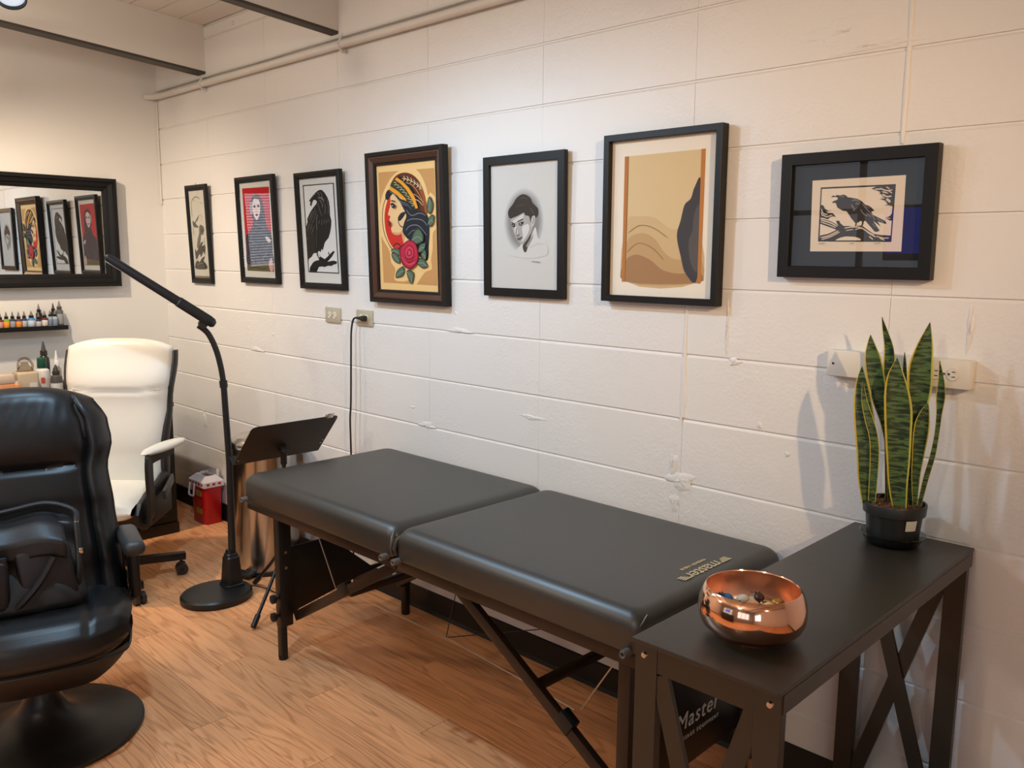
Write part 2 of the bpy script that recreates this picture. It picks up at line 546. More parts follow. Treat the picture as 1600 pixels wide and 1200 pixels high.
def window(name, parent_rot, loc, wd, ht, cols, rows, blinds):
    root = bpy.data.objects.new(name, None); COL.objects.link(root)
    root.location = loc; root.rotation_euler = (0, 0, parent_rot); struct(root)
    q = PB(); q.rect_sweep(wd, ht, [(0, 0.0), (0, 0.03), (0.06, 0.03), (0.06, -0.05)])
    q.obj('window_frame', FRAMEBLK, root, smooth=False)
    q = PB()
    for i in range(1, cols):
        x = -wd / 2 + wd * i / cols; q.box((x, 0.02, ht / 2), (0.05, 0.05, ht - 0.06))
    for j in range(1, rows):
        q.box((0, 0.02, ht * j / rows), (wd - 0.06, 0.048, 0.05))
    q.obj('mullion', FRAMEBLK, root, smooth=False)
    for i in range(cols):
        for j in range(rows):
            q = PB(); q.box((-wd / 2 + wd * (i + .5) / cols, 0.03, ht * (j + .5) / rows), (wd / cols - 0.04, 0.004, ht / rows - 0.04))
            q.obj('pane', GLASS, root, smooth=False)
    if blinds:
        sm = mat('blind_slat', (225, 228, 232), 0.5)
        q = PB(); q.box((0, 0, 0), (wd - 0.14, 0.046, 0.0025), mtx=Matrix.Rotation(R(18), 4, 'X'))
        sme = q.mesh('slat', smooth=False); sme.materials.append(sm)
        n = int((ht - 0.15) / 0.043)
        for i in range(n):
            link('slat', sme, root, (0, -0.035, 0.09 + i * 0.043))
        q = PB(); q.box((0, -0.035, ht - 0.03), (wd - 0.12, 0.06, 0.05)); q.obj('blind_headrail', sm, root, smooth=False)
    return root
window('window_1', R(-90), (RX, -4.75, 0.9), 1.7, 1.5, 2, 1, True)
window('window_2', R(180), (2.1, RY, 0.95), 2.3, 1.6, 3, 2, False)
window('added_window_3', R(180), (5.4, RY, 0.95), 2.3, 1.6, 3, 1, False)  # added out of view to let in extra cool light

# roof deck: sloping boards that run along the block wall, above joists
ceil = bpy.data.objects.new('ceiling', None); COL.objects.link(ceil); struct(ceil)
q = PB()
q.prism([(0.1, deck_z(0.1) + .06), (RY - .1, deck_z(RY - .1) + .06), (RY - .1, deck_z(RY - .1) + .12), (0.1, deck_z(0.1) + .12)], -0.1, RX + 0.1, 'x')
q.obj('roof_sheet', mat('dark_roof_sheet', (30, 27, 24), 0.8), ceil, smooth=False)
brd = PB(); brd.box((0, 0, 0.0125), (RX, 0.1235, 0.025), 0.002, 1)
brd = brd.mesh('deck_board', smooth=False); brd.materials.append(CEIL)
y = -0.0635 - 0.002
while y > RY:
    o = link('deck_board', brd, ceil, (RX / 2, y, deck_z(y))); o.rotation_euler = (-math.atan(SL), 0, 0); y -= 0.127
for bx0, bx1 in ((0.527, 0.612), (1.787, 1.842), (3.05, 3.10), (4.30, 4.35), (5.55, 5.60), (6.8, 6.85)):
    q = PB()
    q.prism([(0.004, beam_z(0) + .012), (RY, beam_z(RY) + .012), (RY, deck_z(RY) - .001), (0.004, deck_z(0) - .001)], bx0, bx1, 'x')
    b_ = q.obj('ceiling_beam', CEIL, ceil, smooth=False)
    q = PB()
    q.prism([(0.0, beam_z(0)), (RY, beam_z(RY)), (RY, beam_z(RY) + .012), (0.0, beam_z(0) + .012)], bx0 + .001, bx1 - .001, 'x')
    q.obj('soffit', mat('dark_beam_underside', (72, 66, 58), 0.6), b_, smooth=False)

# black vinyl base along both walls
p = PB()
prof = [(-0.0, 0.0), (-0.012, 0.0), (-0.006, 0.014), (-0.004, 0.094), (-0.0, 0.098)]
p.prism([(a - 0.0005, b) for a, b in prof], 0.0, RX, 'x')
struct(p.obj('baseboard_right', BLACKRUB, smooth=False))
p = PB(); p.prism([(-a + 0.0005, b) for a, b in prof], RY, -0.013, 'y')
struct(p.obj('baseboard_left', BLACKRUB, smooth=False))

# white-painted conduit along the top of the block wall
t = thing('conduit_pipe', 'white painted conduit running along the top of the block wall', 'pipe', (0, -0.027, 2.405))
PIPE = mat('painted_pipe', (222, 217, 209), 0.45)
q = PB(); q.tube([(0.012, -0.045, 0.0), (0.05, -0.012, 0.0), (0.12, 0.0, 0.0), (2, 0, 0), (RX - .1, 0, 0.0)], 0.0165, 14); q.obj('main_pipe', PIPE, t)
q = PB(); q.tube([(0.02, 0.008, 0.036)] + [(x * .4, 0.008 + (.003 if x % 2 else 0), 0.036 + (.002 if x % 3 else 0)) for x in range(1, 18)], 0.0055, 8); q.obj('thin_conduit', PIPE, t)
for x in (0.62, 1.90, 3.12, 4.4):
    q = PB(); q.tube([(x, 0.011, -0.026), (x, -0.006, -0.020), (x, -0.0185, 0), (x, -0.006, 0.020), (x, 0.010, 0.046)], 0.005, 8)
    q.cyl((x, 0.018, -.026), (x, -0.004, -.026), .008); q.obj('strap', PIPE, t)
q = PB(); q.lathe([(0, 0), (.012, 0), (.010, .006), (.004, .010), (0, .010)], n=14, mtx=Matrix.Translation((0.93, 0.0, 2.665)) @ Matrix.Rotation(R(90), 4, 'X'))
tag(q.obj('wall_hook', PIPE), 'small painted stub on the wall between the two ceiling beams', 'hook')

# painted bead in the corner between the end wall and the block wall
q = PB(); q.tube([(0.006, -0.006, 1.80), (0.006, -0.006, 2.38)], 0.0065, 8); struct(q.obj('trim_1', PIPE))

# ------------------------------------------------------------------ things
def W(pb, name, m, root, parent=None, **kw):
    """part modelled in world coordinates under a root Empty standing at root.location"""
    o = pb.obj(name, m, parent or root, **kw)
    o.data.transform(Matrix.Translation(-Vector(root.location)))
    return o

# ---- massage table -------------------------------------------------------
T = thing('massage_table', 'folding massage table with black vinyl top standing along the block wall', 'massage table', (3.115, -0.375, 0))
TX0, TXM, TX1, TY0, TY1 = 2.20, 3.118, 4.032, -0.722, -0.028
def rrect(x0, x1, y0, y1, r_, n=5):
    out = []
    for cx, cy, a0 in ((x1 - r_, y1 - r_, 0), (x0 + r_, y1 - r_, 90), (x0 + r_, y0 + r_, 180), (x1 - r_, y0 + r_, 270)):
        for i in range(n + 1):
            a = R(a0 + 90 * i / n); out.append((cx + r_ * math.cos(a), cy + r_ * math.sin(a)))
    return out
def pad(x0, x1, name):
    zb, zt, rf = 0.594, 0.698, 0.044
    lv = [(.016, zb), (.004, zb + .004), (.0, zb + .014), (.0, zt - rf)]
    for i in range(1, 9):
        a = R(90 * i / 8); lv.append((rf * (1 - math.cos(a)) * .92, zt - rf + rf * math.sin(a) - .0))
    lv += [(rf + .02, zt + .0006), (rf + .09, zt + .0016), (rf + .16, zt + .002)]
    q = PB(); rings = []
    for ins, z in lv:
        rings.append([q.bm.verts.new((a, b, z)) for a, b in rrect(x0 + ins, x1 - ins, TY0 + ins, TY1 - ins, max(.034 - ins * .25, .012))])
    n = len(rings[0])
    for a, b in zip(rings, rings[1:]):
        for j in range(n):
            q.bm.faces.new((a[j], a[(j + 1) % n], b[(j + 1) % n], b[j]))
    q.bm.faces.new(rings[0][::-1]); q.bm.faces.new(rings[-1])
    return W(q, name, VINYL, T, angle=60)
pad_l = pad(TX0, TXM - 0.001, 'cushion')
pad_r = pad(TXM + 0.001, TX1, 'cushion')
# gathered vinyl pleats at the fold and the far corner
q = PB()
for s, xx in ((-1, TXM - .006), (1, TXM + .008)):
    q.tube([(xx + s * .004, TY0 + .004, .612), (xx, TY0 - .002, .635), (xx + s * .004, TY0 + .006, .662), (xx + s * .02, TY0 + .03, .688)], [.003, .007, .008, .003], 8)
W(q, 'corner_pleat', VINYL, T)
q = PB(); q.tube([(TX1 - .012, TY0 + .014, .668), (TX1 - .006, TY0 + .022, .682), (TX1 - .006, TY0 + .034, .694)], [.002, .004, .002], 8)
W(q, 'corner_pleat', VINYL, T)
# wooden rails under the cushions
for x0, x1 in ((TX0 + .012, TXM - .003), (TXM + .003, TX1 - .012)):
    for yy in (TY0 + .022, TY1 - .022):
        q = PB(); q.box(((x0 + x1) / 2, yy, .579), (x1 - x0, .024, .034), .003); W(q, 'rail', DARKWOOD, T)
    for xx in (x0 + .012, x1 - .012):
        q = PB(); q.box((xx, (TY0 + TY1) / 2, .579), (.024, TY1 - TY0 - .07, .034), .003); W(q, 'rail', DARKWOOD, T)
    q = PB(); q.box(((x0 + x1) / 2, (TY0 + TY1) / 2, .592), (x1 - x0, TY1 - TY0 - .05, .008)); W(q, 'deck', DARKWOOD, T)
# ringed rubber bumpers
GREYPL = mat('grey_rubber', (96, 92, 88), 0.55)
def bumper(x, z, yy=TY0 + .02):
    q = PB(); q.lathe([(.004, 0), (.004, .028), (.0085, .030), (.0105, .027), (.0105, 0)], n=16, mtx=Matrix.Translation((x, yy, z)) @ Matrix.Rotation(R(90), 4, 'X'))
    W(q, 'bumper', GREYPL, T)
for x, z in ((3.083, .600), (3.142, .600), (3.998, .604), (2.232, .604)):
    bumper(x, z, TY0 + .006)
# leg sets: sleeve, extension, end panel
def leg_set(xc, sgn, arch):
    for yy in (-0.66, -0.095):
        q = PB(); q.box((xc, yy, .345), (.036, .052, .43), .003)
        sl = W(q, 'leg_sleeve', DARKWOOD if sgn > 0 else BLACKMET, T)
        q = PB(); q.box((xc - sgn * .0, yy + .012 * (-1 if yy < -.3 else 1), .150), (.030, .026, .296), .003)
        q.cyl((xc, yy + .012 * (-1 if yy < -.3 else 1), .0), (xc, yy + .012 * (-1 if yy < -.3 else 1), .012), .017)
        W(q, 'leg', BLACKMET, T)
        out = -1 if yy < -.3 else 1
        for zz in (.175, .245):
            q = PB(); q.lathe([(.006, 0), (.006, .010), (.017, .013), (.017, .026), (.008, .031), (0, .031)], n=14,
                              mtx=Matrix.Translation((xc, yy + out * .026, zz)) @ Matrix.Rotation(R(90 * (1 if out < 0 else -1)), 4, 'X'))
            W(q, 'knob', BLACKPL, T)
        for zz in (.36, .42):
            q = PB(); q.cyl((xc + .017, yy, zz), (xc + .0205, yy, zz), .006, n=12); W(q, 'bolt', CHROME, T)
    q = PB(); q.prism(arch, xc - .006, xc + .006, 'x', bev=.002)
    return W(q, 'end_panel', mat('black_end_panel', (19, 19, 19), 0.4), T)
archL = [(-.655, .15), (-.655, .43), (-.44, .43), (-.36, .345), (-.262, .262), (-.20, .262), (-.10, .262), (-.10, .22), (-.20, .25), (-.32, .236), (-.42, .214), (-.52, .195), (-.60, .180)]
leg_set(2.372, -1, archL)
archR = [(-.655, .158), (-.655, .47), (-.16, .47), (-.10, .30), (-.085, .20), (-.12, .160), (-.40, .158)]
pan_r = leg_set(3.962, 1, archR)
# cross rails on the leg sets
for xc in (2.372, 3.962):
    q = PB(); q.box((xc, -.378, .535), (.03, .60, .045), .003); W(q, 'cross_rail', DARKWOOD, T)
# diagonal struts with brackets
def strut(pa, pb_, yy):
    q = PB(); q.bar((pa[0], yy, pa[1]), (pb_[0], yy, pb_[1]), .022, .034, .002); return W(q, 'strut', DARKWOOD, T)
for yy in (-.625, -.13):
    strut((3.06, .555), (2.40, .165), yy)
    strut((3.24, .575), (3.93, .150), yy)
    q = PB(); q.box((0, 0, 0), (.052, .034, .048), .004, mtx=Matrix.Translation((3.735, yy, .283)) @ Matrix.Rotation(R(32), 4, 'Y')); W(q, 'bracket', BLACKMET, T)
    q = PB(); q.box((0, 0, 0), (.060, .030, .044), .004, mtx=Matrix.Translation((2.72, yy, .363)) @ Matrix.Rotation(R(-30), 4, 'Y')); W(q, 'bracket', BLACKMET, T)
# cross bars between struts and tension cables
for x, z in ((2.74, .352), (3.62, .34)):
    q = PB(); q.bar((x, -.625, z), (x, -.13, z), .03, .02, .002); W(q, 'cross_bar', DARKWOOD, T)
CABLE = mat('steel_cable', (196, 182, 164), 0.35, metal=0.6)
BCABLE = mat('black_cable', (28, 26, 25), 0.5)
for pts in ([(2.62, -.38, .185), (2.97, -.38, .187), (3.56, -.38, .150)], [(3.762, -.60, .318), (3.905, -.60, .545)], [(2.63, -.60, .320), (2.49, -.60, .548)]):
    q = PB(); q.tube(pts, .0022, 6); W(q, 'tension_cable', CABLE, T)
for pts in ([(2.97, -.38, .187), (3.08, -.38, .57)], [(2.97, -.38, .187), (3.25, -.20, .25)]):
    q = PB(); q.tube(pts, .0018, 6); W(q, 'tension_cable', BCABLE, T)
# gold maker's mark on the vinyl: reads from the wall side
GOLD = mat('gold_print', (214, 200, 160), 0.45)
def T_top(x, y, z=.7002):
    # text x axis -> -y, text y axis -> +x
    m = Matrix(((0, 1, 0, x), (-1, 0, 0, y), (0, 0, 1, z), (0, 0, 0, 1)))
    return Matrix.Translation(-Vector(T.location)) @ m
text_part('logo_word', 'master', GOLD, pad_r, .056, T_top(3.953, -.352), shear=.12, spacing=.94, xs=1.05)
text_part('logo_line', 'MASSAGE TABLES', GOLD, pad_r, .0145, T_top(3.925, -.345), spacing=1.05)
for i in range(4):
    xx = 3.958 + i * .0062
    for yc_, ln in ((-.452 + .003 * i, .020 + .004 * i), (-.254 - .003 * i + .010, .026 + .007 * i)):
        q = PB(); q.box((xx, yc_, .7004), (.0036, ln, .0006)); W(q, 'logo_stripe', GOLD, T, pad_r, smooth=False)
# white lettering on the end panel
WPRINT = mat('white_print', (205, 203, 198), 0.5)
def T_panel(y, z, x=3.9686):
    m = Matrix(((0, 0, 1, x), (1, 0, 0, y), (0, 1, 0, z), (0, 0, 0, 1)))
    return Matrix.Translation(-Vector(T.location)) @ m
text_part('panel_word', 'Master', WPRINT, pan_r, .068, T_panel(-.352, .272), shear=.16, spacing=1.12)
text_part('panel_line', 'MASSAGE EQUIPMENT', WPRINT, pan_r, .0155, T_panel(-.348, .240), spacing=1.45)
q = PB()
for a in ((-.515, .330, -.472, .205), (-.500, .330, -.462, .215)):
    q.bar((3.9688, a[0], a[1]), (3.9688, a[2], a[3]), .0016, .0016)
q.bar((3.9688, -.515, .330), (3.9688, -.478, .330), .0016, .0016); q.bar((3.9688, -.478, .330), (3.9688, -.475, .25), .0016, .0016)
W(q, 'panel_emblem', WPRINT, T, pan_r, smooth=False)

# ---- console table -------------------------------------------------------
K = thing('console_table', 'narrow dark brown console table with crossed end frames at the foot of the massage table', 'console table', (4.37, -0.515, 0))
X0, X1, Y0, Y1, ZT = 4.221, 4.518, -1.022, -0.016, 0.813
q = PB(); q.box2((X0, Y0, ZT - .009), (X1, Y1, ZT), .0015); W(q, 'tabletop', ESPRESSO, K, smooth=False)
for x0, x1 in ((X0, X0 + .016), (X1 - .016, X1)):
    q = PB(); q.box2((x0, Y0 + .016, ZT - .045), (x1, Y1 - .006, ZT - .0095), .001); W(q, 'side_rail', ESPRESSO, K, smooth=False)
for yy in (Y0 + .022, Y1 - .030):
    for xx in (X0 + .026, X1 - .026):
        q = PB(); q.box2((xx - .024, yy - .010, 0), (xx + .024, yy + .010, ZT - .0095), .001); W(q, 'leg', ESPRESSO, K, smooth=False)
    q = PB(); q.box2((X0 + .050, yy - .009, ZT - .060), (X1 - .050, yy + .009, ZT - .0095), .001); W(q, 'end_rail', ESPRESSO, K, smooth=False)
    q = PB(); q.box2((X0 + .050, yy - .009, .06), (X1 - .050, yy + .009, .11), .001); W(q, 'end_rail', ESPRESSO, K, smooth=False)
    za, zb = .115, ZT - .063
    q = PB(); q.bar((X0 + .055, yy - .003, zb), (X1 - .055, yy - .003, za), .010, .036); W(q, 'cross_brace', ESPRESSO, K, smooth=False)
    q = PB(); q.bar((X1 - .055, yy + .003, zb), (X0 + .055, yy + .003, za), .010, .036); W(q, 'cross_brace', ESPRESSO, K, smooth=False)
for xx in (X0 + .022, X1 - .022):
    q = PB(); q.lathe([(0, .004), (.0055, .003), (.007, 0)], n=10, mtx=Matrix.Translation((xx, Y0 + .012, ZT - .032)) @ Matrix.Rotation(R(90), 4, 'X')); W(q, 'screw', CHROME, K)
q = PB(); q.box2((X0 + .02, Y0 + .03, .075), (X1 - .02, Y1 - .04, .09), .001); W(q, 'shelf', ESPRESSO, K, smooth=False)

# ---- copper bowl with wrapped sweets -------------------------------------
COPPER = mat('polished_copper', (252, 200, 170), 0.09, metal=1.0)
BC = (4.372, -0.852, ZT)
B = thing('copper_bowl', 'polished copper bowl of sweets on the console table', 'bowl', BC)
prof = [(0, .006), (.050, .006), (.058, .003), (.060, 0), (.062, 0), (.064, .003), (.067, .007), (.080, .012), (.091, .022), (.0975, .036), (.0995, .051), (.098, .068), (.0925, .084), (.0865, .094), (.0855, .0945), (.0848, .093)]
q = PB(); q.lathe(prof, n=64); q.obj('bowl_shell', COPPER, B, angle=50)
prof = [(.0855, .0943), (.0846, .0925), (.0905, .083), (.096, .068), (.0975, .051), (.0955, .037), (.089, .024), (.078, .0145), (.060, .0095), (.03, .009), (0, .009)]
q = PB(); q.lathe(prof, n=64); q.obj('bowl_interior', mat('satin_copper', (255, 212, 186), 0.32, metal=1.0), B, angle=50)
SW = [('pale blue foil', (150, 190, 205)), ('silver foil', (215, 215, 220)), ('brown', (96, 62, 36)), ('gold', (226, 178, 72)), ('orange', (216, 120, 52)), ('turquoise', (70, 160, 190)), ('cream', (230, 220, 196))]
SW += [('bright blue', (40, 120, 190)), ('white', (236, 234, 228)), ('dark chocolate', (70, 44, 30)), ('bronze foil', (190, 140, 70)), ('pale gold', (236, 204, 130)), ('green', (90, 140, 84))]
pos = [(-.050, .018, .034), (.012, -.046, .030), (-.030, -.010, .032), (.050, -.004, .035), (.030, .040, .034), (-.006, .046, .036), (.020, -.012, .030)]
for a_, b_, h_ in ((.020, -.046, .058), (.030, -.018, .056), (.036, .012, .060), (.024, .046, .058), (.006, .030, .056), (.004, -.030, .054)):
    # a_: away from the room side, b_: to the right along the table
    pos.append((-.465 * a_ + .885 * b_, .885 * a_ + .465 * b_, h_))
for i, ((nm, c), (dx, dy, dz)) in enumerate(zip(SW, pos)):
    s = thing('wrapped_sweet', nm + ' wrapped sweet lying in the copper bowl', 'sweet', (BC[0] + dx, BC[1] + dy, BC[2] + dz), rz=i * 1.3, group='sweets in the copper bowl')
    m = mat('wrapper_' + nm.replace(' ', '_'), c, 0.25, bump=(160, .5, 2, .003), metal=.3 if 'foil' in nm or nm == 'gold' else 0)
    q = PB(); q.sphere((0, 0, 0), (.013, .010, .008), 12, 8); q.obj('sweet_body', m, s)
    for sg in (-1, 1):
        q = PB(); q.grid(lambda u, v: Vector((sg * (.011 + .014 * v), (u - .5) * (.004 + .018 * v), .003 * math.sin(u * 18) * v)), 10, 3)
        q.obj('wrapper_twist', m, s, normals=False)

# ---- snake plant ---------------------------------------------------------
PP = (4.358, -0.122, ZT)
S = thing('snake_plant', 'potted snake plant with yellow-edged upright leaves on the console table', 'plant', PP)
SA = thing('plant_saucer', 'clear plastic saucer under the snake plant pot', 'saucer', PP)
CLEAR = glass_mat('clear_plastic', (205, 208, 208))
q = PB(); q.lathe([(0, .0), (.060, .0), (.064, .004), (.074, .026), (.076, .027), (.0735, .027), (.062, .006), (.058, .0025), (0, .0025)], n=40); q.obj('saucer_dish', CLEAR, SA)
q = PB(); q.lathe([(.0755, .0255), (.0775, .0275), (.0755, .0285), (.0735, .0270), (.0755, .0255)], n=40); q.obj('saucer_rim', CLEAR, SA)
POT = mat('black_nursery_pot', (27, 29, 29), 0.4)
q = PB(); q.lathe([(0, .004), (.056, .004), (.059, .007), (.066, .078), (.0725, .080), (.0745, .105), (.0735, .107), (.0695, .106), (.068, .085), (.066, .082), (0, .082)], n=40); pot = q.obj('pot', POT, S)
ca, sa = .33, -.944
q = PB()
q.grid(lambda u, v: Vector((math.cos(-.80 + .42 * u) * (.0655 + .0035 * v + .0006), math.sin(-.80 + .42 * u) * (.0655 + .0035 * v + .0006), .050 + .026 * v)), 8, 2)
q.obj('pot_label', mat('paper_label', (208, 204, 196), 0.6), pot)
SOIL = mat('bark_soil', (74, 46, 30), 0.9, bump=(120, 1.0, 4, .012), var=(130, (130, 88, 56), 1.0))
q = PB()
rs = random.Random(3)
q.grid(lambda u, v: Vector((.0685 * (1 - v) * math.cos(2 * math.pi * u), .0685 * (1 - v) * math.sin(2 * math.pi * u), .096 + .010 * (1 - (1 - v) ** 2) + rs.uniform(-.0018, .0018))), 36, 9, closeu=True)
for i in range(70):
    a = rs.uniform(0, 6.28); r_ = .064 * math.sqrt(rs.random())
    q.box((0, 0, 0), (rs.uniform(.004, .010), rs.uniform(.003, .006), rs.uniform(.002, .004)), mtx=Matrix.Translation((r_ * math.cos(a), r_ * math.sin(a), .104 + rs.uniform(0, .004))) @ Matrix.Rotation(rs.uniform(0, 6), 4, Vector((rs.random(), rs.random(), rs.random() + .1)).normalized()))
o = q.obj('soil', SOIL, S, smooth=False); o['kind'] = 'stuff'
def leaf_mat():
    m = bpy.data.materials.new('snake_leaf'); m.use_nodes = True
    nt = m.node_tree; b = nt.nodes['Principled BSDF']; N = nt.nodes.new; Lk = nt.links.new
    uv = N('ShaderNodeUVMap'); sp = N('ShaderNodeSeparateXYZ'); Lk(uv.outputs[0], sp.inputs[0])
    tc = N('ShaderNodeTexCoord')
    mp = N('ShaderNodeMapping'); mp.inputs['Scale'].default_value = (26, 26, 150)
    Lk(tc.outputs['Object'], mp.inputs['Vector'])
    n = N('ShaderNodeTexNoise'); n.inputs['Scale'].default_value = 1.0; n.inputs['Detail'].default_value = 2; n.inputs['Distortion'].default_value = .6
    Lk(mp.outputs[0], n.inputs['Vector'])
    rp = N('ShaderNodeValToRGB'); rp.color_ramp.elements[0].position = .44; rp.color_ramp.elements[0].color = lin((24, 44, 24)); rp.color_ramp.elements[1].position = .56; rp.color_ramp.elements[1].color = lin((76, 104, 54))
    Lk(n.outputs['Fac'], rp.inputs[0])
    ab = N('ShaderNodeMath'); ab.operation = 'ABSOLUTE'; Lk(sp.outputs[0], ab.inputs[0])
    gt = N('ShaderNodeMapRange'); gt.inputs['From Min'].default_value = .82; gt.inputs['From Max'].default_value = .88; Lk(ab.outputs[0], gt.inputs['Value'])
    mx = N('ShaderNodeMix'); mx.data_type = 'RGBA'; Lk(gt.outputs[0], mx.inputs[0]); Lk(rp.outputs[0], mx.inputs[6]); mx.inputs[7].default_value = lin((190, 176, 70))
    Lk(mx.outputs[2], b.inputs['Base Color']); b.inputs['Roughness'].default_value = .42
    return m
LEAF = leaf_mat()
LV = {
'a': ([(-0.0603, 0.0991, 0.0137), (-0.0666, 0.159, 0.0205), (-0.0708, 0.2241, 0.0233), (-0.0784, 0.2885, 0.0243), (-0.0861, 0.3471, 0.0218), (-0.0929, 0.4002, 0.0136), (-0.0959, 0.4398, 0.001)], .022, .018, .35),
'a2': ([(-0.0513, 0.1077, 0.0088), (-0.0521, 0.215, 0.0107), (-0.0576, 0.2687, 0.0106), (-0.0701, 0.3107, 0.0107), (-0.0844, 0.358, 0.0068), (-0.091, 0.4083, 0.0005)], .030, .034, -.3),
'b': ([(-0.0103, 0.1017, 0.0067), (-0.0183, 0.2185, 0.0096), (-0.0315, 0.2924, 0.0124), (-0.0498, 0.3497, 0.0163), (-0.0636, 0.4125, 0.0211), (-0.073, 0.4595, 0.0192), (-0.0797, 0.496, 0.0086), (-0.0825, 0.5168, 0.0005)], -.008, -.004, .15),
'c': ([(-0.0117, 0.1015, 0.0115), (-0.0202, 0.2183, 0.0115), (-0.0289, 0.3247, 0.0124), (-0.0346, 0.4301, 0.0133), (-0.0381, 0.4823, 0.0114), (-0.0494, 0.5234, 0.0066), (-0.0614, 0.5593, 0.0005)], -.030, -.030, .9),
'd': ([(0.0124, 0.0946, 0.0152), (0.0043, 0.1561, 0.0214), (0.0008, 0.2205, 0.026), (-0.0036, 0.2843, 0.0293), (-0.0076, 0.3424, 0.0311), (-0.0137, 0.3894, 0.0273), (-0.0185, 0.4311, 0.017), (-0.0182, 0.4687, 0.0005)], .036, .040, .0),
'e': ([(0.035, 0.1076, 0.0075), (0.0337, 0.2135, 0.0112), (0.0331, 0.2879, 0.0158), (0.0337, 0.3459, 0.0213), (0.035, 0.393, 0.0267), (0.0336, 0.4449, 0.0266), (0.0381, 0.4915, 0.0192), (0.0429, 0.5276, 0.0091), (0.0465, 0.5532, 0.0005)], -.004, .006, -.1),
'f': ([(0.0457, 0.1018, 0.0047), (0.0423, 0.1717, 0.0094), (0.0433, 0.2252, 0.013), (0.0456, 0.2786, 0.0167), (0.0476, 0.3156, 0.0157), (0.0522, 0.3475, 0.0074), (0.0559, 0.3609, 0.0005)], .014, .018, .2),
'g': ([(0.055, 0.1031, 0.0047), (0.0647, 0.1746, 0.0065), (0.0748, 0.229, 0.0064), (0.0801, 0.2823, 0.0055), (0.0818, 0.3346, 0.0064), (0.0824, 0.3762, 0.01), (0.0811, 0.4122, 0.0072), (0.0766, 0.4426, 0.0032), (0.0723, 0.4628, 0.0005)], .006, .006, .8),
'h': ([(0.0255, 0.1063, 0.0047), (0.0128, 0.2752, 0.0066), (0.004, 0.3802, 0.0047), (-0.0009, 0.4374, 0.0042), (-0.0044, 0.4737, 0.0005)], -.036, -.040, .6)}
hv = Vector((.944, .33, 0)); gv = Vector((.33, -.944, 0))
for k_, (rows, d0, d1, tw) in LV.items():
    rows = catmull(rows, 4)
    n = len(rows); nu = 8
    bm = bmesh.new(); uvl = bm.loops.layers.uv.new('UVMap')
    def side(off):
        out = []
        for j, rr in enumerate(rows):
            t_ = j / (n - 1)
            ang = tw * (t_ - .5) * 1.2 + tw * .3
            wv = (hv * math.cos(ang) + gv * math.sin(ang)); nv = (gv * math.cos(ang) - hv * math.sin(ang))
            wd = max(rr[2], .0004) / max(.45, abs(math.cos(ang)))
            c = hv * rr[0] + gv * lerp(d0, d1, t_) + Vector((0, 0, rr[1]))
            rowv = []
            for i in range(nu + 1):
                u = 2 * i / nu - 1
                p_ = c + wv * (u * wd) + nv * (wd * .38 * (u * u) - .002 + off * (1 - u * u * .8))
                rowv.append((bm.verts.new(p_), u, t_))
            out.append(rowv)
        return out
    fr, bk = side(.0016), side(-.0016)
    def fc(vl):
        f = bm.faces.new([v[0] for v in vl])
        for lp, v in zip(f.loops, vl):
            lp[uvl].uv = (v[1], v[2])
    for j in range(n - 1):
        for i in range(nu):
            fc((fr[j][i], fr[j][i + 1], fr[j + 1][i + 1], fr[j + 1][i]))
            fc((bk[j][i + 1], bk[j][i], bk[j + 1][i], bk[j + 1][i + 1]))
        fc((bk[j][0], fr[j][0], fr[j + 1][0], bk[j + 1][0])); fc((fr[j][nu], bk[j][nu], bk[j + 1][nu], fr[j + 1][nu]))
    me = bpy.data.meshes.new('leaf'); bm.to_mesh(me); bm.free()
    me.polygons.foreach_set('use_smooth', [True] * len(me.polygons)); me.set_sharp_from_angle(angle=R(60)); me.materials.append(LEAF)
    link('leaf', me, S)

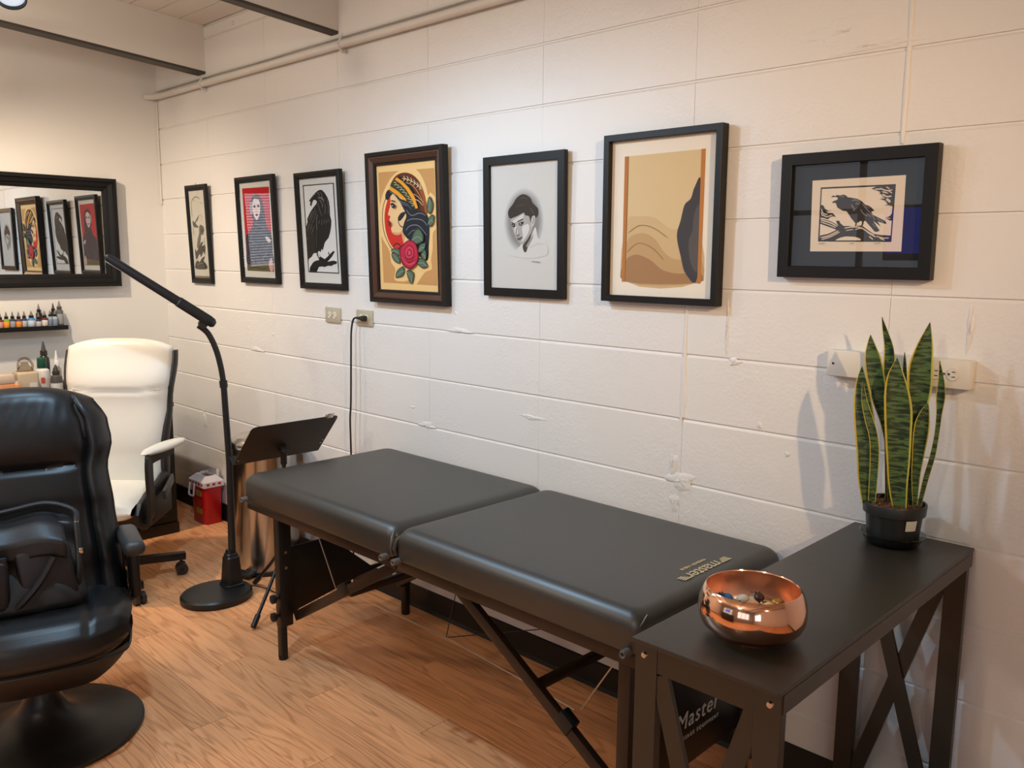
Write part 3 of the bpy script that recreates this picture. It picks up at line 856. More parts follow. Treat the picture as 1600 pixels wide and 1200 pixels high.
# ---- framed pictures -----------------------------------------------------
ART={
 'f1':dict(xc=0.5023,zb=1.3492,w=0.2427,h=0.5384,d=0.018,tilt=0.02,art=[
  ((206, 202, 190),0,[(-106,508),(68,509),(76,24),(-110,27)]),
  ((130, 112, 92),0,[(-114,40),(75,41),(76,24),(-110,27)]),
  ((120, 116, 108),12,[(-81,366),(-81,412),(-76,445),(-51,467),(-11,474),(25,460)]),
  ((130, 126, 118),7,[(-58,467),(-35,450)]),
  ((130, 126, 118),7,[(23,444),(51,433)]),
  ((100, 96, 90),1,[(-80,347),(-57,337),(-32,353),(3,377),(-17,350),(-46,332),(-14,310),(-60,309),(-77,319)]),
  ((120, 116, 108),6,[(18,377),(45,358)]),
  ((120, 116, 108),6,[(24,354),(37,340)]),
  ((110, 106, 98),10,[(-79,309),(-77,286),(-73,267)]),
  ((112, 108, 100),1,[(-7,308),(9,322),(44,312),(49,289),(26,266),(10,270),(-4,233),(-25,205),(-49,196),(-36,243),(-13,275)]),
  ((70, 67, 62),9,[(16,303),(23,284),(42,298)]),
  ((150, 146, 138),8,[(-2,289),(-22,247),(-35,215)]),
  ((84, 80, 74),1,[(-76,191),(-58,177),(-28,200),(2,224),(23,228),(9,205),(47,210),(37,158),(24,177),(-11,146),(-24,163),(-71,132)]),
  ((78, 74, 68),1,[(-82,80),(-83,110),(-56,127),(-32,118),(-2,139),(35,149),(16,125),(46,107),(46,81)]),
  ((150, 146, 138),7,[(-61,101),(-23,111),(8,109)]),
  ((140, 136, 128),6,[(42,251),(41,214),(30,182)]),
 ]),
 'f2':dict(xc=1.1381,zb=1.367,w=0.366,h=0.532,d=0.025,tilt=0.018,art=[
  ((204, 206, 200),0,[(-161,501),(152,501),(154,31),(-160,34)]),
  ((176, 26, 32),0,[(-131,477),(131,474),(131,60),(-130,62)]),
  ((52, 44, 58),1,[(-32,429),(7,438),(47,424),(67,392),(77,338),(88,280),(130,242),(132,158),(129,96),(4,90),(-124,92),(-126,180),(-122,240),(-66,269),(-41,316),(-65,350),(-68,393)]),
  ((150, 130, 140),1,[(-65,393),(-43,409),(-34,383),(-43,350),(-64,350)]),
  ((206, 186, 192),1,[(-29,417),(1,425),(29,412),(38,385),(30,348),(1,317),(-22,328),(-38,362)]),
  ((60, 40, 60),1,[(-29,387),(-9,391),(-9,378),(-26,378)]),
  ((60, 40, 60),1,[(11,390),(32,390),(28,379),(9,380)]),
  ((90, 20, 40),1,[(-15,343),(5,347),(15,342),(-2,335)]),
  ((150, 120, 130),6,[(1,378),(-5,359),(7,357)]),
  ((44, 34, 48),1,[(-41,428),(-22,439),(16,440),(39,426),(21,417),(-12,422),(-30,412)]),
  ((120, 60, 60),1,[(-30,444),(-12,451),(3,442),(-2,434),(-23,435)]),
  ((92, 86, 60),0,[(-128,88),(-45,100),(73,106),(131,96),(130,60),(-130,62)]),
  ((200, 160, 160),1,[(89,104),(117,129),(127,96),(121,64),(97,66)]),
  ((190, 180, 180),1,[(72,234),(100,229),(123,213),(101,204),(80,216)]),
  ((110, 104, 112),7,[(-61,244),(-69,214),(-33,197)]),
  ((110, 104, 112),7,[(-75,201),(-55,158),(-89,128),(-45,102)]),
  ((130, 124, 130),6,[(84,192),(75,154),(25,120)]),
  ((130, 124, 130),6,[(120,158),(126,138),(107,112)]),
  ((110, 104, 112),6,[(-28,299),(30,289),(76,263)]),
  ((40, 30, 26),6,[(-100,75),(-31,81),(27,73),(70,78)]),
 ]),
 'f3':dict(xc=1.7042,zb=1.3547,w=0.3641,h=0.5328,d=0.025,tilt=0.022,art=[
  ((214, 216, 212),0,[(-159,502),(153,500),(156,33),(-159,34)]),
  ((30, 30, 30),0,[(-127,477),(125,475),(128,74),(-123,76)]),
  ((222, 224, 222),0,[(-119,472),(117,471),(121,79),(-116,81)]),
  ((28, 28, 28),0,[(-82,403),(-67,415),(-43,430),(-24,439),(-4,447),(14,450),(30,448),(49,436),(69,415),(80,395),(84,371),(82,335),(91,311),(87,287),(76,259),(61,235),(30,215),(15,190),(6,176),(0,186),(-11,170),(-21,176),(-50,166),(-69,165),(-86,149),(-108,140),(-120,127),(-123,228),(-119,287),(-104,309),(-106,323),(-78,352),(-49,373),(-22,389),(-16,399),(-27,406),(-44,407),(-54,396),(-66,377),(-76,388),(-69,399)]),
  ((28, 28, 28),0,[(-113,79),(-106,100),(-81,121),(-59,130),(-25,135),(-43,157),(-45,172),(-34,174),(-10,149),(20,139),(51,154),(57,159),(50,162),(55,177),(61,160),(93,177),(103,172),(79,150),(41,127),(87,133),(117,129),(113,118),(95,116),(70,108),(45,109),(11,102),(4,105),(-31,103),(-51,80)]),
  ((200, 202, 200),0,[(-36,170),(-25,166),(-14,151),(-22,145),(-31,151)]),
  ((120, 122, 122),7,[(-13,435),(2,436),(5,418)]),
  ((120, 122, 122),6,[(17,440),(28,425),(22,415)]),
  ((120, 122, 122),12,[(-8,414),(27,413),(41,393)]),
  ((120, 122, 122),10,[(6,405),(24,389),(26,369)]),
  ((120, 122, 122),6,[(-10,394),(5,357),(18,333)]),
  ((120, 122, 122),6,[(44,388),(49,364),(39,340)]),
  ((120, 122, 122),5,[(66,404),(75,375),(68,340)]),
  ((120, 122, 122),6,[(-51,359),(-73,335),(-89,319)]),
  ((120, 122, 122),5,[(-31,371),(-53,339),(-75,315)]),
  ((120, 122, 122),6,[(-25,358),(-39,330),(-61,302)]),
  ((120, 122, 122),9,[(-16,342),(-26,314),(-29,269)]),
  ((120, 122, 122),5,[(-84,303),(-102,278),(-108,266)]),
  ((120, 122, 122),5,[(-62,298),(-84,269)]),
  ((120, 122, 122),5,[(-43,293),(-74,253)]),
  ((120, 122, 122),6,[(0,317),(-9,297)]),
  ((120, 122, 122),6,[(19,317),(14,292)]),
  ((120, 122, 122),6,[(37,316),(36,296)]),
  ((120, 122, 122),6,[(55,318),(57,300)]),
  ((120, 122, 122),5,[(73,319),(77,303)]),
  ((120, 122, 122),5,[(-118,230),(-100,236)]),
  ((120, 122, 122),3,[(-31,269),(-37,219),(-36,186)]),
  ((120, 122, 122),6,[(-56,416),(-32,430),(-17,431)]),
  ((120, 122, 122),8,[(18,413),(35,404),(46,406)]),
 ]),
 'f4':dict(xc=2.3344,zb=1.3153,w=0.4901,h=0.6195,d=0.035,tilt=0.018,art=[
  ((232, 192, 128),0,[(-200,558),(194,555),(199,59),(-193,61)]),
  ((196, 146, 90),0,[(-179,539),(178,535),(180,80),(-169,83)]),
  ((232, 192, 128),1,[(-16,540),(48,541),(90,520),(124,469),(137,432),(151,443),(182,417),(187,359),(185,309),(160,287),(155,223),(144,182),(146,145),(102,130),(32,69),(3,95),(-35,91),(-94,97),(-86,141),(-113,170),(-123,218),(-171,276),(-185,349),(-166,426),(-139,470),(-98,510),(-54,533)]),
  ((38, 40, 44),1,[(-101,456),(-142,425),(-163,368),(-159,305),(-136,257),(-99,220),(-36,218),(-25,299),(-63,441)]),
  ((232, 192, 128),1,[(-101,454),(-139,422),(-159,368),(-155,306),(-133,259),(-97,224),(-36,221),(-25,299),(-63,441)]),
  ((198, 48, 38),1,[(-102,442),(-130,410),(-146,363),(-143,305),(-122,257),(-87,225),(-32,228),(-13,298),(-48,426)]),
  ((38, 40, 44),12,[(-94,232),(-74,247),(-43,235),(-63,225)]),
  ((226, 186, 132),0,[(-102,442),(-103,419),(-107,398),(-123,366),(-116,361),(-106,359),(-115,342),(-108,333),(-112,325),(-101,318),(-105,307),(-101,293),(-81,282),(-52,282),(-36,288),(-30,261),(-26,244),(11,251),(14,317),(-17,374),(-26,416),(-70,448)]),
  ((200, 150, 105),1,[(-101,294),(-81,282),(-50,282),(-34,290),(-30,275),(-26,246),(-14,280),(-23,303),(-52,290)]),
  ((38, 40, 44),1,[(-134,448),(-118,464),(-86,464),(-39,428),(1,417),(55,388),(107,372),(137,346),(141,296),(134,241),(124,181),(75,195),(26,251),(-3,268),(-29,296),(-17,331),(-2,359),(-26,395),(-44,417),(-78,448),(-102,438),(-120,425),(-135,431)]),
  ((38, 40, 44),10,[(-20,360),(-48,356),(-55,337),(-43,318),(-25,313)]),
  ((38, 40, 44),1,[(-56,351),(-36,369),(-5,373),(-20,353),(-47,337)]),
  ((120, 126, 132),7,[(-1,382),(31,358),(83,366),(119,356)]),
  ((120, 126, 132),7,[(0,336),(38,344),(97,338),(129,315)]),
  ((120, 126, 132),7,[(-9,298),(22,317),(74,316),(123,278)]),
  ((120, 126, 132),5,[(5,279),(39,298),(95,297)]),
  ((110, 116, 122),6,[(-108,461),(-71,441),(-34,411),(11,396)]),
  ((110, 116, 122),5,[(-78,451),(-41,419),(4,405),(32,381)]),
  ((98, 48, 32),1,[(-103,468),(-74,510),(-35,526),(10,527),(54,513),(90,484),(116,438),(129,387),(130,365),(75,380),(37,403),(-2,417),(-51,443)]),
  ((150, 80, 40),1,[(89,484),(116,438),(129,387),(131,362),(117,370),(104,420),(82,466)]),
  ((58, 62, 42),1,[(-81,500),(-41,491),(-1,463),(42,422),(61,383),(44,388),(1,424),(-47,449),(-98,474)]),
  ((226, 152, 44),0,[(-101,481),(-47,456),(0,426),(2,415),(-44,435),(-105,465)]),
  ((226, 152, 44),0,[(-55,513),(-18,495),(22,467),(54,433),(75,387),(61,383),(36,425),(6,459),(-30,486),(-67,504)]),
  ((30, 26, 24),0,[(-34,516),(8,495),(48,463),(75,426),(88,380),(78,382),(57,433),(26,468),(-18,497),(-47,513)]),
  ((206, 196, 150),5,[(-75,494),(-60,491),(-62,483),(-73,484)]),
  ((206, 196, 150),5,[(-58,483),(-43,480),(-45,472),(-56,473)]),
  ((206, 196, 150),5,[(-40,473),(-25,471),(-27,462),(-37,464)]),
  ((206, 196, 150),5,[(-24,462),(-9,460),(-10,451),(-21,453)]),
  ((206, 196, 150),5,[(-8,449),(7,447),(5,439),(-5,440)]),
  ((206, 196, 150),5,[(7,435),(22,432),(20,424),(10,426)]),
  ((206, 196, 150),5,[(21,422),(36,420),(34,411),(24,413)]),
  ((206, 196, 150),5,[(34,406),(48,404),(47,396),(36,397)]),
  ((222, 204, 160),6,[(-20,506),(23,499),(67,481),(106,456)]),
  ((222, 204, 160),7,[(-9,516),(0,505),(-11,495)]),
  ((222, 204, 160),7,[(14,513),(22,501),(11,492)]),
  ((222, 204, 160),7,[(36,506),(44,495),(33,485)]),
  ((222, 204, 160),7,[(56,497),(64,485),(53,476)]),
  ((222, 204, 160),7,[(75,487),(83,475),(73,466)]),
  ((222, 204, 160),7,[(91,478),(100,466),(89,457)]),
  ((205, 170, 120),5,[(4,489),(48,475),(87,439),(114,397)]),
  ((205, 170, 120),5,[(50,443),(79,430),(114,406)]),
  ((222, 204, 160),5,[(57,422),(85,412),(111,393)]),
  ((52, 64, 52),1,[(-103,206),(-80,211),(-57,197),(-46,177),(-51,164),(-74,169),(-95,182)]),
  ((88, 106, 84),1,[(-97,202),(-78,206),(-60,195),(-51,179),(-55,169),(-74,173),(-90,183)]),
  ((150, 165, 140),4,[(-103,206),(-72,187),(-51,164)]),
  ((52, 64, 52),1,[(-81,107),(-70,134),(-44,149),(-26,154),(-19,135),(-33,115),(-58,108)]),
  ((88, 106, 84),1,[(-75,111),(-66,133),(-45,145),(-30,149),(-25,134),(-36,118),(-56,112)]),
  ((150, 165, 140),4,[(-81,107),(-47,129),(-19,135)]),
  ((52, 64, 52),1,[(-6,133),(17,140),(41,128),(38,105),(25,83),(5,99)]),
  ((88, 106, 84),1,[(-1,129),(17,135),(37,125),(34,107),(24,90),(8,102)]),
  ((150, 165, 140),4,[(-6,133),(20,115),(25,83)]),
  ((52, 64, 52),1,[(65,167),(75,187),(104,186),(120,172),(129,155),(95,148)]),
  ((88, 106, 84),1,[(72,167),(80,183),(103,182),(115,171),(123,157),(96,152)]),
  ((150, 165, 140),4,[(65,167),(98,169),(129,155)]),
  ((52, 64, 52),1,[(70,211),(81,238),(100,247),(123,247),(115,227),(94,211)]),
  ((88, 106, 84),1,[(76,215),(84,236),(99,244),(118,244),(111,227),(95,215)]),
  ((150, 165, 140),4,[(70,211),(97,230),(115,227)]),
  ((52, 64, 52),1,[(151,429),(171,406),(170,382),(155,360),(140,369),(134,392)]),
  ((88, 106, 84),1,[(151,421),(167,403),(167,383),(155,366),(142,373),(138,391)]),
  ((150, 165, 140),4,[(151,429),(153,390),(140,369)]),
  ((52, 64, 52),1,[(138,321),(146,346),(158,355),(177,355),(173,325),(153,311)]),
  ((88, 106, 84),1,[(142,324),(148,344),(158,351),(173,351),(170,327),(154,316)]),
  ((150, 165, 140),4,[(138,321),(158,336),(173,325)]),
  ((52, 64, 52),1,[(30,256),(54,295),(84,307),(110,281),(106,255),(66,242)]),
  ((88, 106, 84),1,[(39,259),(58,291),(82,300),(103,279),(100,259),(68,248)]),
  ((150, 165, 140),4,[(30,256),(75,273),(106,255)]),
  ((52, 64, 52),1,[(94,204),(113,223),(126,209),(120,181),(97,188)]),
  ((88, 106, 84),1,[(97,204),(113,219),(122,208),(118,185),(100,191)]),
  ((150, 165, 140),4,[(94,204),(110,201),(120,181)]),
  ((52, 64, 52),1,[(-103,218),(-75,228),(-40,218),(-45,199),(-80,208)]),
  ((88, 106, 84),1,[(-96,217),(-73,225),(-46,217),(-50,202),(-77,210)]),
  ((150, 165, 140),4,[(-103,218),(-68,214),(-45,199)]),
  ((120, 22, 40),1,[(-26,240),(19,260),(57,250),(75,218),(75,181),(53,156),(17,143),(-26,160),(-43,194),(-42,223)]),
  ((188, 42, 66),1,[(-22,235),(19,255),(53,246),(68,218),(67,183),(49,162),(17,150),(-20,165),(-36,195),(-35,221)]),
  ((140, 26, 46),1,[(-9,223),(18,241),(47,230),(52,204),(34,183),(0,183),(-14,202)]),
  ((200, 62, 82),1,[(-4,221),(19,236),(41,227),(45,205),(30,189),(5,189),(-8,204)]),
  ((140, 26, 46),1,[(5,213),(21,225),(36,216),(35,202),(19,194),(5,200)]),
  ((205, 70, 88),1,[(10,211),(21,219),(30,213),(28,203),(17,199)]),
  ((120, 22, 40),6,[(-33,204),(-12,180),(14,169),(60,181)]),
  ((120, 22, 40),6,[(0,183),(22,173),(64,200)]),
  ((222, 100, 112),6,[(-28,194),(-8,172),(22,162),(56,174)]),
  ((38, 40, 44),0,[(-94,417),(-83,423),(-60,419),(-60,416),(-81,418)]),
  ((38, 40, 44),0,[(-93,409),(-78,412),(-59,402),(-61,395),(-74,389),(-84,393)]),
  ((205, 190, 165),0,[(-84,402),(-77,402),(-78,398),(-83,397)]),
  ((120, 24, 28),0,[(-115,342),(-100,339),(-91,326),(-101,318),(-112,324),(-107,329)]),
 ]),
 'f5':dict(xc=2.9793,zb=1.3675,w=0.3936,h=0.5021,d=0.02,tilt=0.008,art=[
  ((214, 212, 206),0,[(-173,471),(162,470),(160,31),(-174,31)]),
  ((208, 207, 204),1,[(92,267),(87,231),(73,200),(51,175),(23,158),(-7,153),(-37,159),(-65,176),(-87,203),(-100,237),(-104,274),(-97,310),(-82,342),(-59,367),(-31,382),(0,385),(29,378),(55,360),(76,334),(88,302)]),
  ((199, 198, 195),1,[(89,267),(84,233),(70,202),(49,178),(23,162),(-7,157),(-36,163),(-63,180),(-84,205),(-97,238),(-100,274),(-94,309),(-79,340),(-57,364),(-30,378),(0,382),(28,375),(54,357),(73,332),(85,301)]),
  ((190, 189, 186),1,[(86,267),(81,234),(68,204),(47,181),(22,166),(-7,161),(-35,167),(-61,183),(-81,208),(-93,239),(-97,273),(-91,307),(-77,337),(-55,360),(-29,374),(-1,378),(27,371),(52,354),(71,330),(82,300)]),
  ((181, 180, 177),1,[(83,267),(78,235),(65,207),(45,184),(21,170),(-7,165),(-34,170),(-59,186),(-78,210),(-90,240),(-94,273),(-88,306),(-74,335),(-53,357),(-28,371),(-1,374),(26,367),(50,352),(68,328),(79,299)]),
  ((172, 171, 168),1,[(80,267),(75,236),(63,209),(44,187),(20,173),(-6,169),(-33,174),(-57,189),(-75,212),(-87,241),(-90,273),(-85,305),(-71,333),(-52,354),(-27,367),(-1,370),(25,364),(48,349),(65,326),(76,298)]),
  ((163, 162, 159),1,[(77,267),(72,238),(60,211),(42,190),(19,177),(-6,172),(-32,178),(-55,192),(-73,214),(-84,242),(-87,273),(-82,303),(-69,330),(-50,351),(-26,363),(-1,367),(24,360),(46,346),(63,324),(73,297)]),
  ((154, 153, 150),1,[(73,267),(69,239),(58,214),(40,193),(18,181),(-6,176),(-31,181),(-53,195),(-70,217),(-81,243),(-84,273),(-79,302),(-66,328),(-48,348),(-25,360),(-1,363),(23,357),(44,343),(60,322),(70,296)]),
  ((145, 144, 141),1,[(70,267),(66,240),(55,216),(38,197),(17,184),(-6,180),(-30,185),(-51,198),(-67,219),(-77,245),(-80,273),(-75,301),(-64,325),(-46,344),(-24,356),(-1,359),(22,353),(42,340),(58,320),(67,295)]),
  ((136, 135, 132),1,[(67,267),(63,242),(53,218),(37,200),(16,188),(-6,184),(-28,189),(-49,201),(-64,221),(-74,246),(-77,273),(-72,299),(-61,323),(-44,341),(-24,352),(-1,355),(21,350),(40,337),(55,317),(64,294)]),
  ((214, 212, 206),1,[(-89,151),(-59,158),(-25,180),(-14,191),(19,191),(51,248),(66,209),(98,199),(108,152),(12,139)]),
  ((205, 203, 198),1,[(23,181),(66,194),(98,188),(52,181),(30,173)]),
  ((40, 37, 34),1,[(-82,301),(-76,314),(-56,332),(-42,349),(-18,362),(4,362),(29,349),(40,331),(64,312),(66,292),(56,280),(44,284),(30,265),(19,280),(-32,286),(-62,280),(-77,285)]),
  ((172, 168, 162),1,[(-67,278),(-32,289),(-3,299),(3,290),(23,285),(30,259),(39,246),(30,228),(8,197),(-10,188),(-25,193),(-41,211),(-56,237),(-64,261)]),
  ((208, 205, 199),1,[(-58,271),(-32,284),(-7,294),(-7,281),(-32,271),(-51,264)]),
  ((214, 211, 205),1,[(-10,249),(19,259),(23,238),(4,210),(-14,197),(-8,218)]),
  ((206, 203, 197),1,[(-49,250),(-38,250),(-32,229),(-42,223),(-49,237)]),
  ((190, 186, 180),1,[(36,282),(46,288),(52,283),(51,266),(44,252),(34,246),(31,262)]),
  ((90, 87, 82),6,[(42,282),(46,274),(39,259)]),
  ((52, 50, 47),1,[(-7,185),(12,203),(32,224),(19,191),(10,164),(1,161),(-5,170)]),
  ((150, 147, 141),1,[(8,181),(19,196),(37,215),(44,222),(37,207),(19,183)]),
  ((70, 66, 62),9,[(-34,268),(-19,273),(-6,277)]),
  ((70, 66, 62),9,[(-64,267),(-55,263),(-45,260)]),
  ((30, 28, 26),1,[(-63,260),(-54,262),(-46,257),(-47,250),(-56,249)]),
  ((30, 28, 26),1,[(-28,261),(-18,266),(-2,267),(-10,258),(-21,254)]),
  ((200, 198, 190),1,[(-57,257),(-53,258),(-53,255),(-56,254)]),
  ((200, 198, 190),1,[(-21,262),(-16,262),(-16,259),(-21,258)]),
  ((110, 106, 101),8,[(-40,222),(-33,218),(-23,225)]),
  ((120, 116, 110),6,[(-37,247),(-40,234),(-39,225)]),
  ((88, 82, 78),1,[(-35,210),(-25,211),(-10,216),(-12,210),(-25,203),(-32,205)]),
  ((60, 57, 54),4,[(-35,210),(-24,208),(-10,215)]),
  ((70, 66, 60),8,[(-43,318),(-21,325),(1,327)]),
  ((70, 66, 60),8,[(-21,349),(1,351),(15,346)]),
  ((84, 80, 74),8,[(30,313),(41,303),(46,290)]),
  ((90, 86, 80),4,[(36,127),(46,129),(52,126),(59,129),(66,126),(79,127)]),
 ]),
 'f6':dict(xc=3.566,zb=1.3716,w=0.4285,h=0.524,d=0.035,tilt=0.004,art=[
  ((248, 238, 220),0,[(-193,505),(190,503),(186,19),(-199,15)]),
  ((226, 200, 152),0,[(-147,456),(146,458),(145,65),(-148,63)]),
  ((216, 186, 138),1,[(-135,250),(-89,269),(-26,263),(37,227),(96,238),(135,222),(136,69),(-133,65)]),
  ((200, 164, 116),1,[(-134,186),(-82,217),(-28,201),(16,154),(63,135),(135,147),(135,68),(-134,65)]),
  ((172, 130, 90),1,[(-135,129),(-95,150),(-40,134),(9,103),(74,93),(134,101),(135,67),(-135,64)]),
  ((66, 66, 72),1,[(135,360),(113,350),(101,317),(80,299),(68,254),(56,208),(72,146),(92,93),(135,86)]),
  ((92, 88, 88),1,[(136,289),(116,275),(110,222),(98,185),(109,124),(135,109)]),
  ((192, 122, 60),0,[(-147,456),(-132,456),(-135,64),(-148,63)]),
  ((90, 60, 40),4,[(-132,456),(-135,64)]),
  ((196, 128, 66),0,[(132,458),(146,458),(145,65),(134,66)]),
  ((150, 112, 78),5,[(-131,157),(-86,186),(-32,170),(12,134)]),
  ((150, 112, 78),5,[(-127,218),(-83,241),(-29,232),(24,201)]),
 ]),
 'f7':dict(xc=4.1666,zb=1.4632,w=0.4031,h=0.3285,d=0.03,tilt=0.006,art=[
  ((34, 34, 36),0,[(-173,299),(172,298),(173,32),(-168,31)]),
  ((226, 212, 192),0,[(-119,257),(123,258),(124,70),(-116,70)]),
  ((40, 34, 30),0,[(-95,238),(100,237),(98,94),(-95,96)]),
  ((230, 216, 196),0,[(-92,234),(97,233),(95,98),(-91,99)]),
  ((58, 54, 52),0,[(-66,211),(-60,216),(-53,214),(-50,217),(-42,215),(-33,217),(-26,215),(-21,210),(-11,208),(4,205),(17,198),(26,189),(34,187),(42,182),(51,173),(43,171),(47,163),(71,151),(79,147),(83,141),(81,139),(60,146),(69,133),(67,134),(49,148),(55,139),(67,123),(62,120),(55,120),(29,148),(22,146),(16,148),(12,145),(4,142),(-8,155),(-15,165),(-22,174),(-31,175),(-40,180),(-47,184),(-49,189),(-51,195),(-57,197),(-63,196),(-59,201),(-49,204),(-47,207),(-48,210),(-55,212)]),
  ((58, 54, 52),0,[(4,144),(8,145),(7,138),(3,129),(1,130),(3,137)]),
  ((58, 54, 52),0,[(21,148),(26,148),(23,135),(16,134),(15,136),(20,137)]),
  ((58, 54, 52),0,[(-91,99),(-90,112),(-69,116),(-50,124),(-40,130),(-37,132),(-46,144),(-48,150),(-40,150),(-36,143),(-27,136),(-14,136),(1,134),(12,136),(24,134),(37,125),(52,115),(68,112),(96,110),(95,97),(21,97),(20,102),(14,105),(3,108),(-20,109),(-34,106),(-43,102),(-49,98)]),
  ((58, 54, 52),0,[(-92,156),(-80,154),(-65,150),(-47,141),(-34,132),(-43,125),(-54,130),(-66,134),(-91,143)]),
  ((58, 54, 52),0,[(-94,193),(-85,191),(-80,182),(-72,177),(-63,176),(-74,175),(-78,177),(-72,171),(-58,170),(-49,160),(-58,162),(-65,159),(-71,154),(-82,158),(-92,159)]),
  ((58, 54, 52),0,[(40,229),(49,232),(49,233),(97,233),(98,184),(97,166),(96,147),(90,148),(81,155),(91,159),(95,165),(96,183),(84,186),(74,184),(83,188),(77,197),(62,202),(75,203),(76,205),(65,206),(76,208),(60,216),(64,219)]),
  ((120, 116, 112),8,[(-9,200),(0,202),(12,196),(8,189)]),
  ((120, 116, 112),8,[(-10,191),(-4,182),(0,174)]),
  ((120, 116, 112),8,[(1,193),(12,192)]),
  ((120, 116, 112),6,[(-5,175),(4,180)]),
  ((120, 116, 112),7,[(19,192),(31,178),(46,162),(54,149)]),
  ((120, 116, 112),7,[(15,178),(24,166),(35,160)]),
  ((120, 116, 112),6,[(31,169),(44,156)]),
  ((120, 116, 112),6,[(-40,212),(-29,212)]),
  ((120, 116, 112),5,[(47,142),(57,130)]),
  ((120, 116, 112),6,[(57,154),(77,143)]),
  ((214, 200, 182),8,[(-90,153),(-65,146),(-43,135)]),
  ((214, 200, 182),6,[(-90,148),(-66,140),(-47,132)]),
  ((214, 200, 182),8,[(-87,106),(-63,112),(-39,124)]),
  ((214, 200, 182),6,[(-85,101),(-61,108),(-35,121)]),
  ((214, 200, 182),7,[(-24,130),(-4,133),(19,131),(38,120),(56,110)]),
  ((214, 200, 182),5,[(-20,124),(1,127)]),
  ((214, 200, 182),6,[(5,126),(23,129),(42,116),(60,106)]),
  ((214, 200, 182),7,[(42,109),(53,100)]),
  ((214, 200, 182),6,[(60,109),(77,104),(93,104)]),
  ((214, 200, 182),6,[(69,104),(83,98)]),
  ((214, 200, 182),6,[(-89,182),(-83,170),(-71,167)]),
  ((214, 200, 182),6,[(-85,167),(-73,161),(-58,165)]),
  ((214, 200, 182),6,[(-89,174),(-85,163)]),
  ((214, 200, 182),7,[(49,227),(66,226)]),
  ((214, 200, 182),7,[(62,229),(78,222),(94,223)]),
  ((214, 200, 182),7,[(68,220),(84,215)]),
  ((214, 200, 182),8,[(70,214),(81,207),(93,208)]),
  ((214, 200, 182),6,[(78,231),(87,226)]),
  ((214, 200, 182),14,[(80,202),(91,193)]),
  ((214, 200, 182),6,[(84,221),(94,215)]),
  ((214, 200, 182),5,[(84,155),(94,152)]),
  ((150, 140, 128),4,[(-90,92),(-84,91),(-80,92),(-73,91)]),
  ((150, 140, 128),4,[(-6,92),(0,90),(4,92),(2,91)]),
  ((150, 140, 128),4,[(57,91),(63,90),(67,92),(73,90)]),
 ]),
}

def col_mat(c, rough=.75):
    return mat('print_%d_%d_%d' % tuple(c), c, rough, spec=.25)
def stroke_poly(P, wd):
    P = [Vector((a, b)) for a, b in P]; L = []; Rr = []
    for i, p_ in enumerate(P):
        d = (P[min(i + 1, len(P) - 1)] - P[max(i - 1, 0)]); d.normalize(); nrm = Vector((-d.y, d.x))
        k = wd * (.35 if i in (0, len(P) - 1) else 1)
        L.append(p_ + nrm * k); Rr.append(p_ - nrm * k)
    return L, Rr
def artwork(name, layers, y, parent):
    bm = bmesh.new(); mats = []; me = bpy.data.meshes.new(name)
    for k, (c, sm, P) in enumerate(layers):
        m = col_mat(c)
        if m not in mats:
            mats.append(m)
        mi = mats.index(m); yy = y - .00012 * k
        if sm >= 2:
            Q = catmull([(a, b, 0) for a, b in P], 4); L, Rr = stroke_poly([(v.x, v.y) for v in Q], sm * .22)
            for i in range(len(L) - 1):
                f = bm.faces.new([bm.verts.new((v.x / 1000, yy, v.y / 1000)) for v in (L[i], L[i + 1], Rr[i + 1], Rr[i])]); f.material_index = mi
        else:
            Q = [(a, b) for a, b in P] if sm == 0 else [(v.x, v.y) for v in catmull([(a, b, 0) for a, b in P], 4, True)]
            f = bm.faces.new([bm.verts.new((a / 1000, yy, b / 1000)) for a, b in Q]); f.material_index = mi
    for f in bm.faces:
        f.normal_update()
        if f.normal.y > 0:
            f.normal_flip()
    bm.to_mesh(me); bm.free()
    for m in mats:
        me.materials.append(m)
    return link(name, me, parent)
RECL = {'f1': 'narrow black frame with a grey ink drawing, nearest the room corner',
        'f2': 'black framed print of a dark figure on red, right of the narrow frame',
        'f3': 'black framed print of an upright raven on a branch',
        'f4': 'brown wooden frame with a headscarfed woman and a rose on tan',
        'f5': 'black framed pencil portrait head on white paper',
        'f6': 'large black framed sepia picture with a wide cream mat',
        'f7': 'black landscape frame with a crow on a branch, above the snake plant'}
BROWNFR = mat('brown_frame_wood', (70, 40, 26), 0.4, bump=(40, .1, 3, .002))
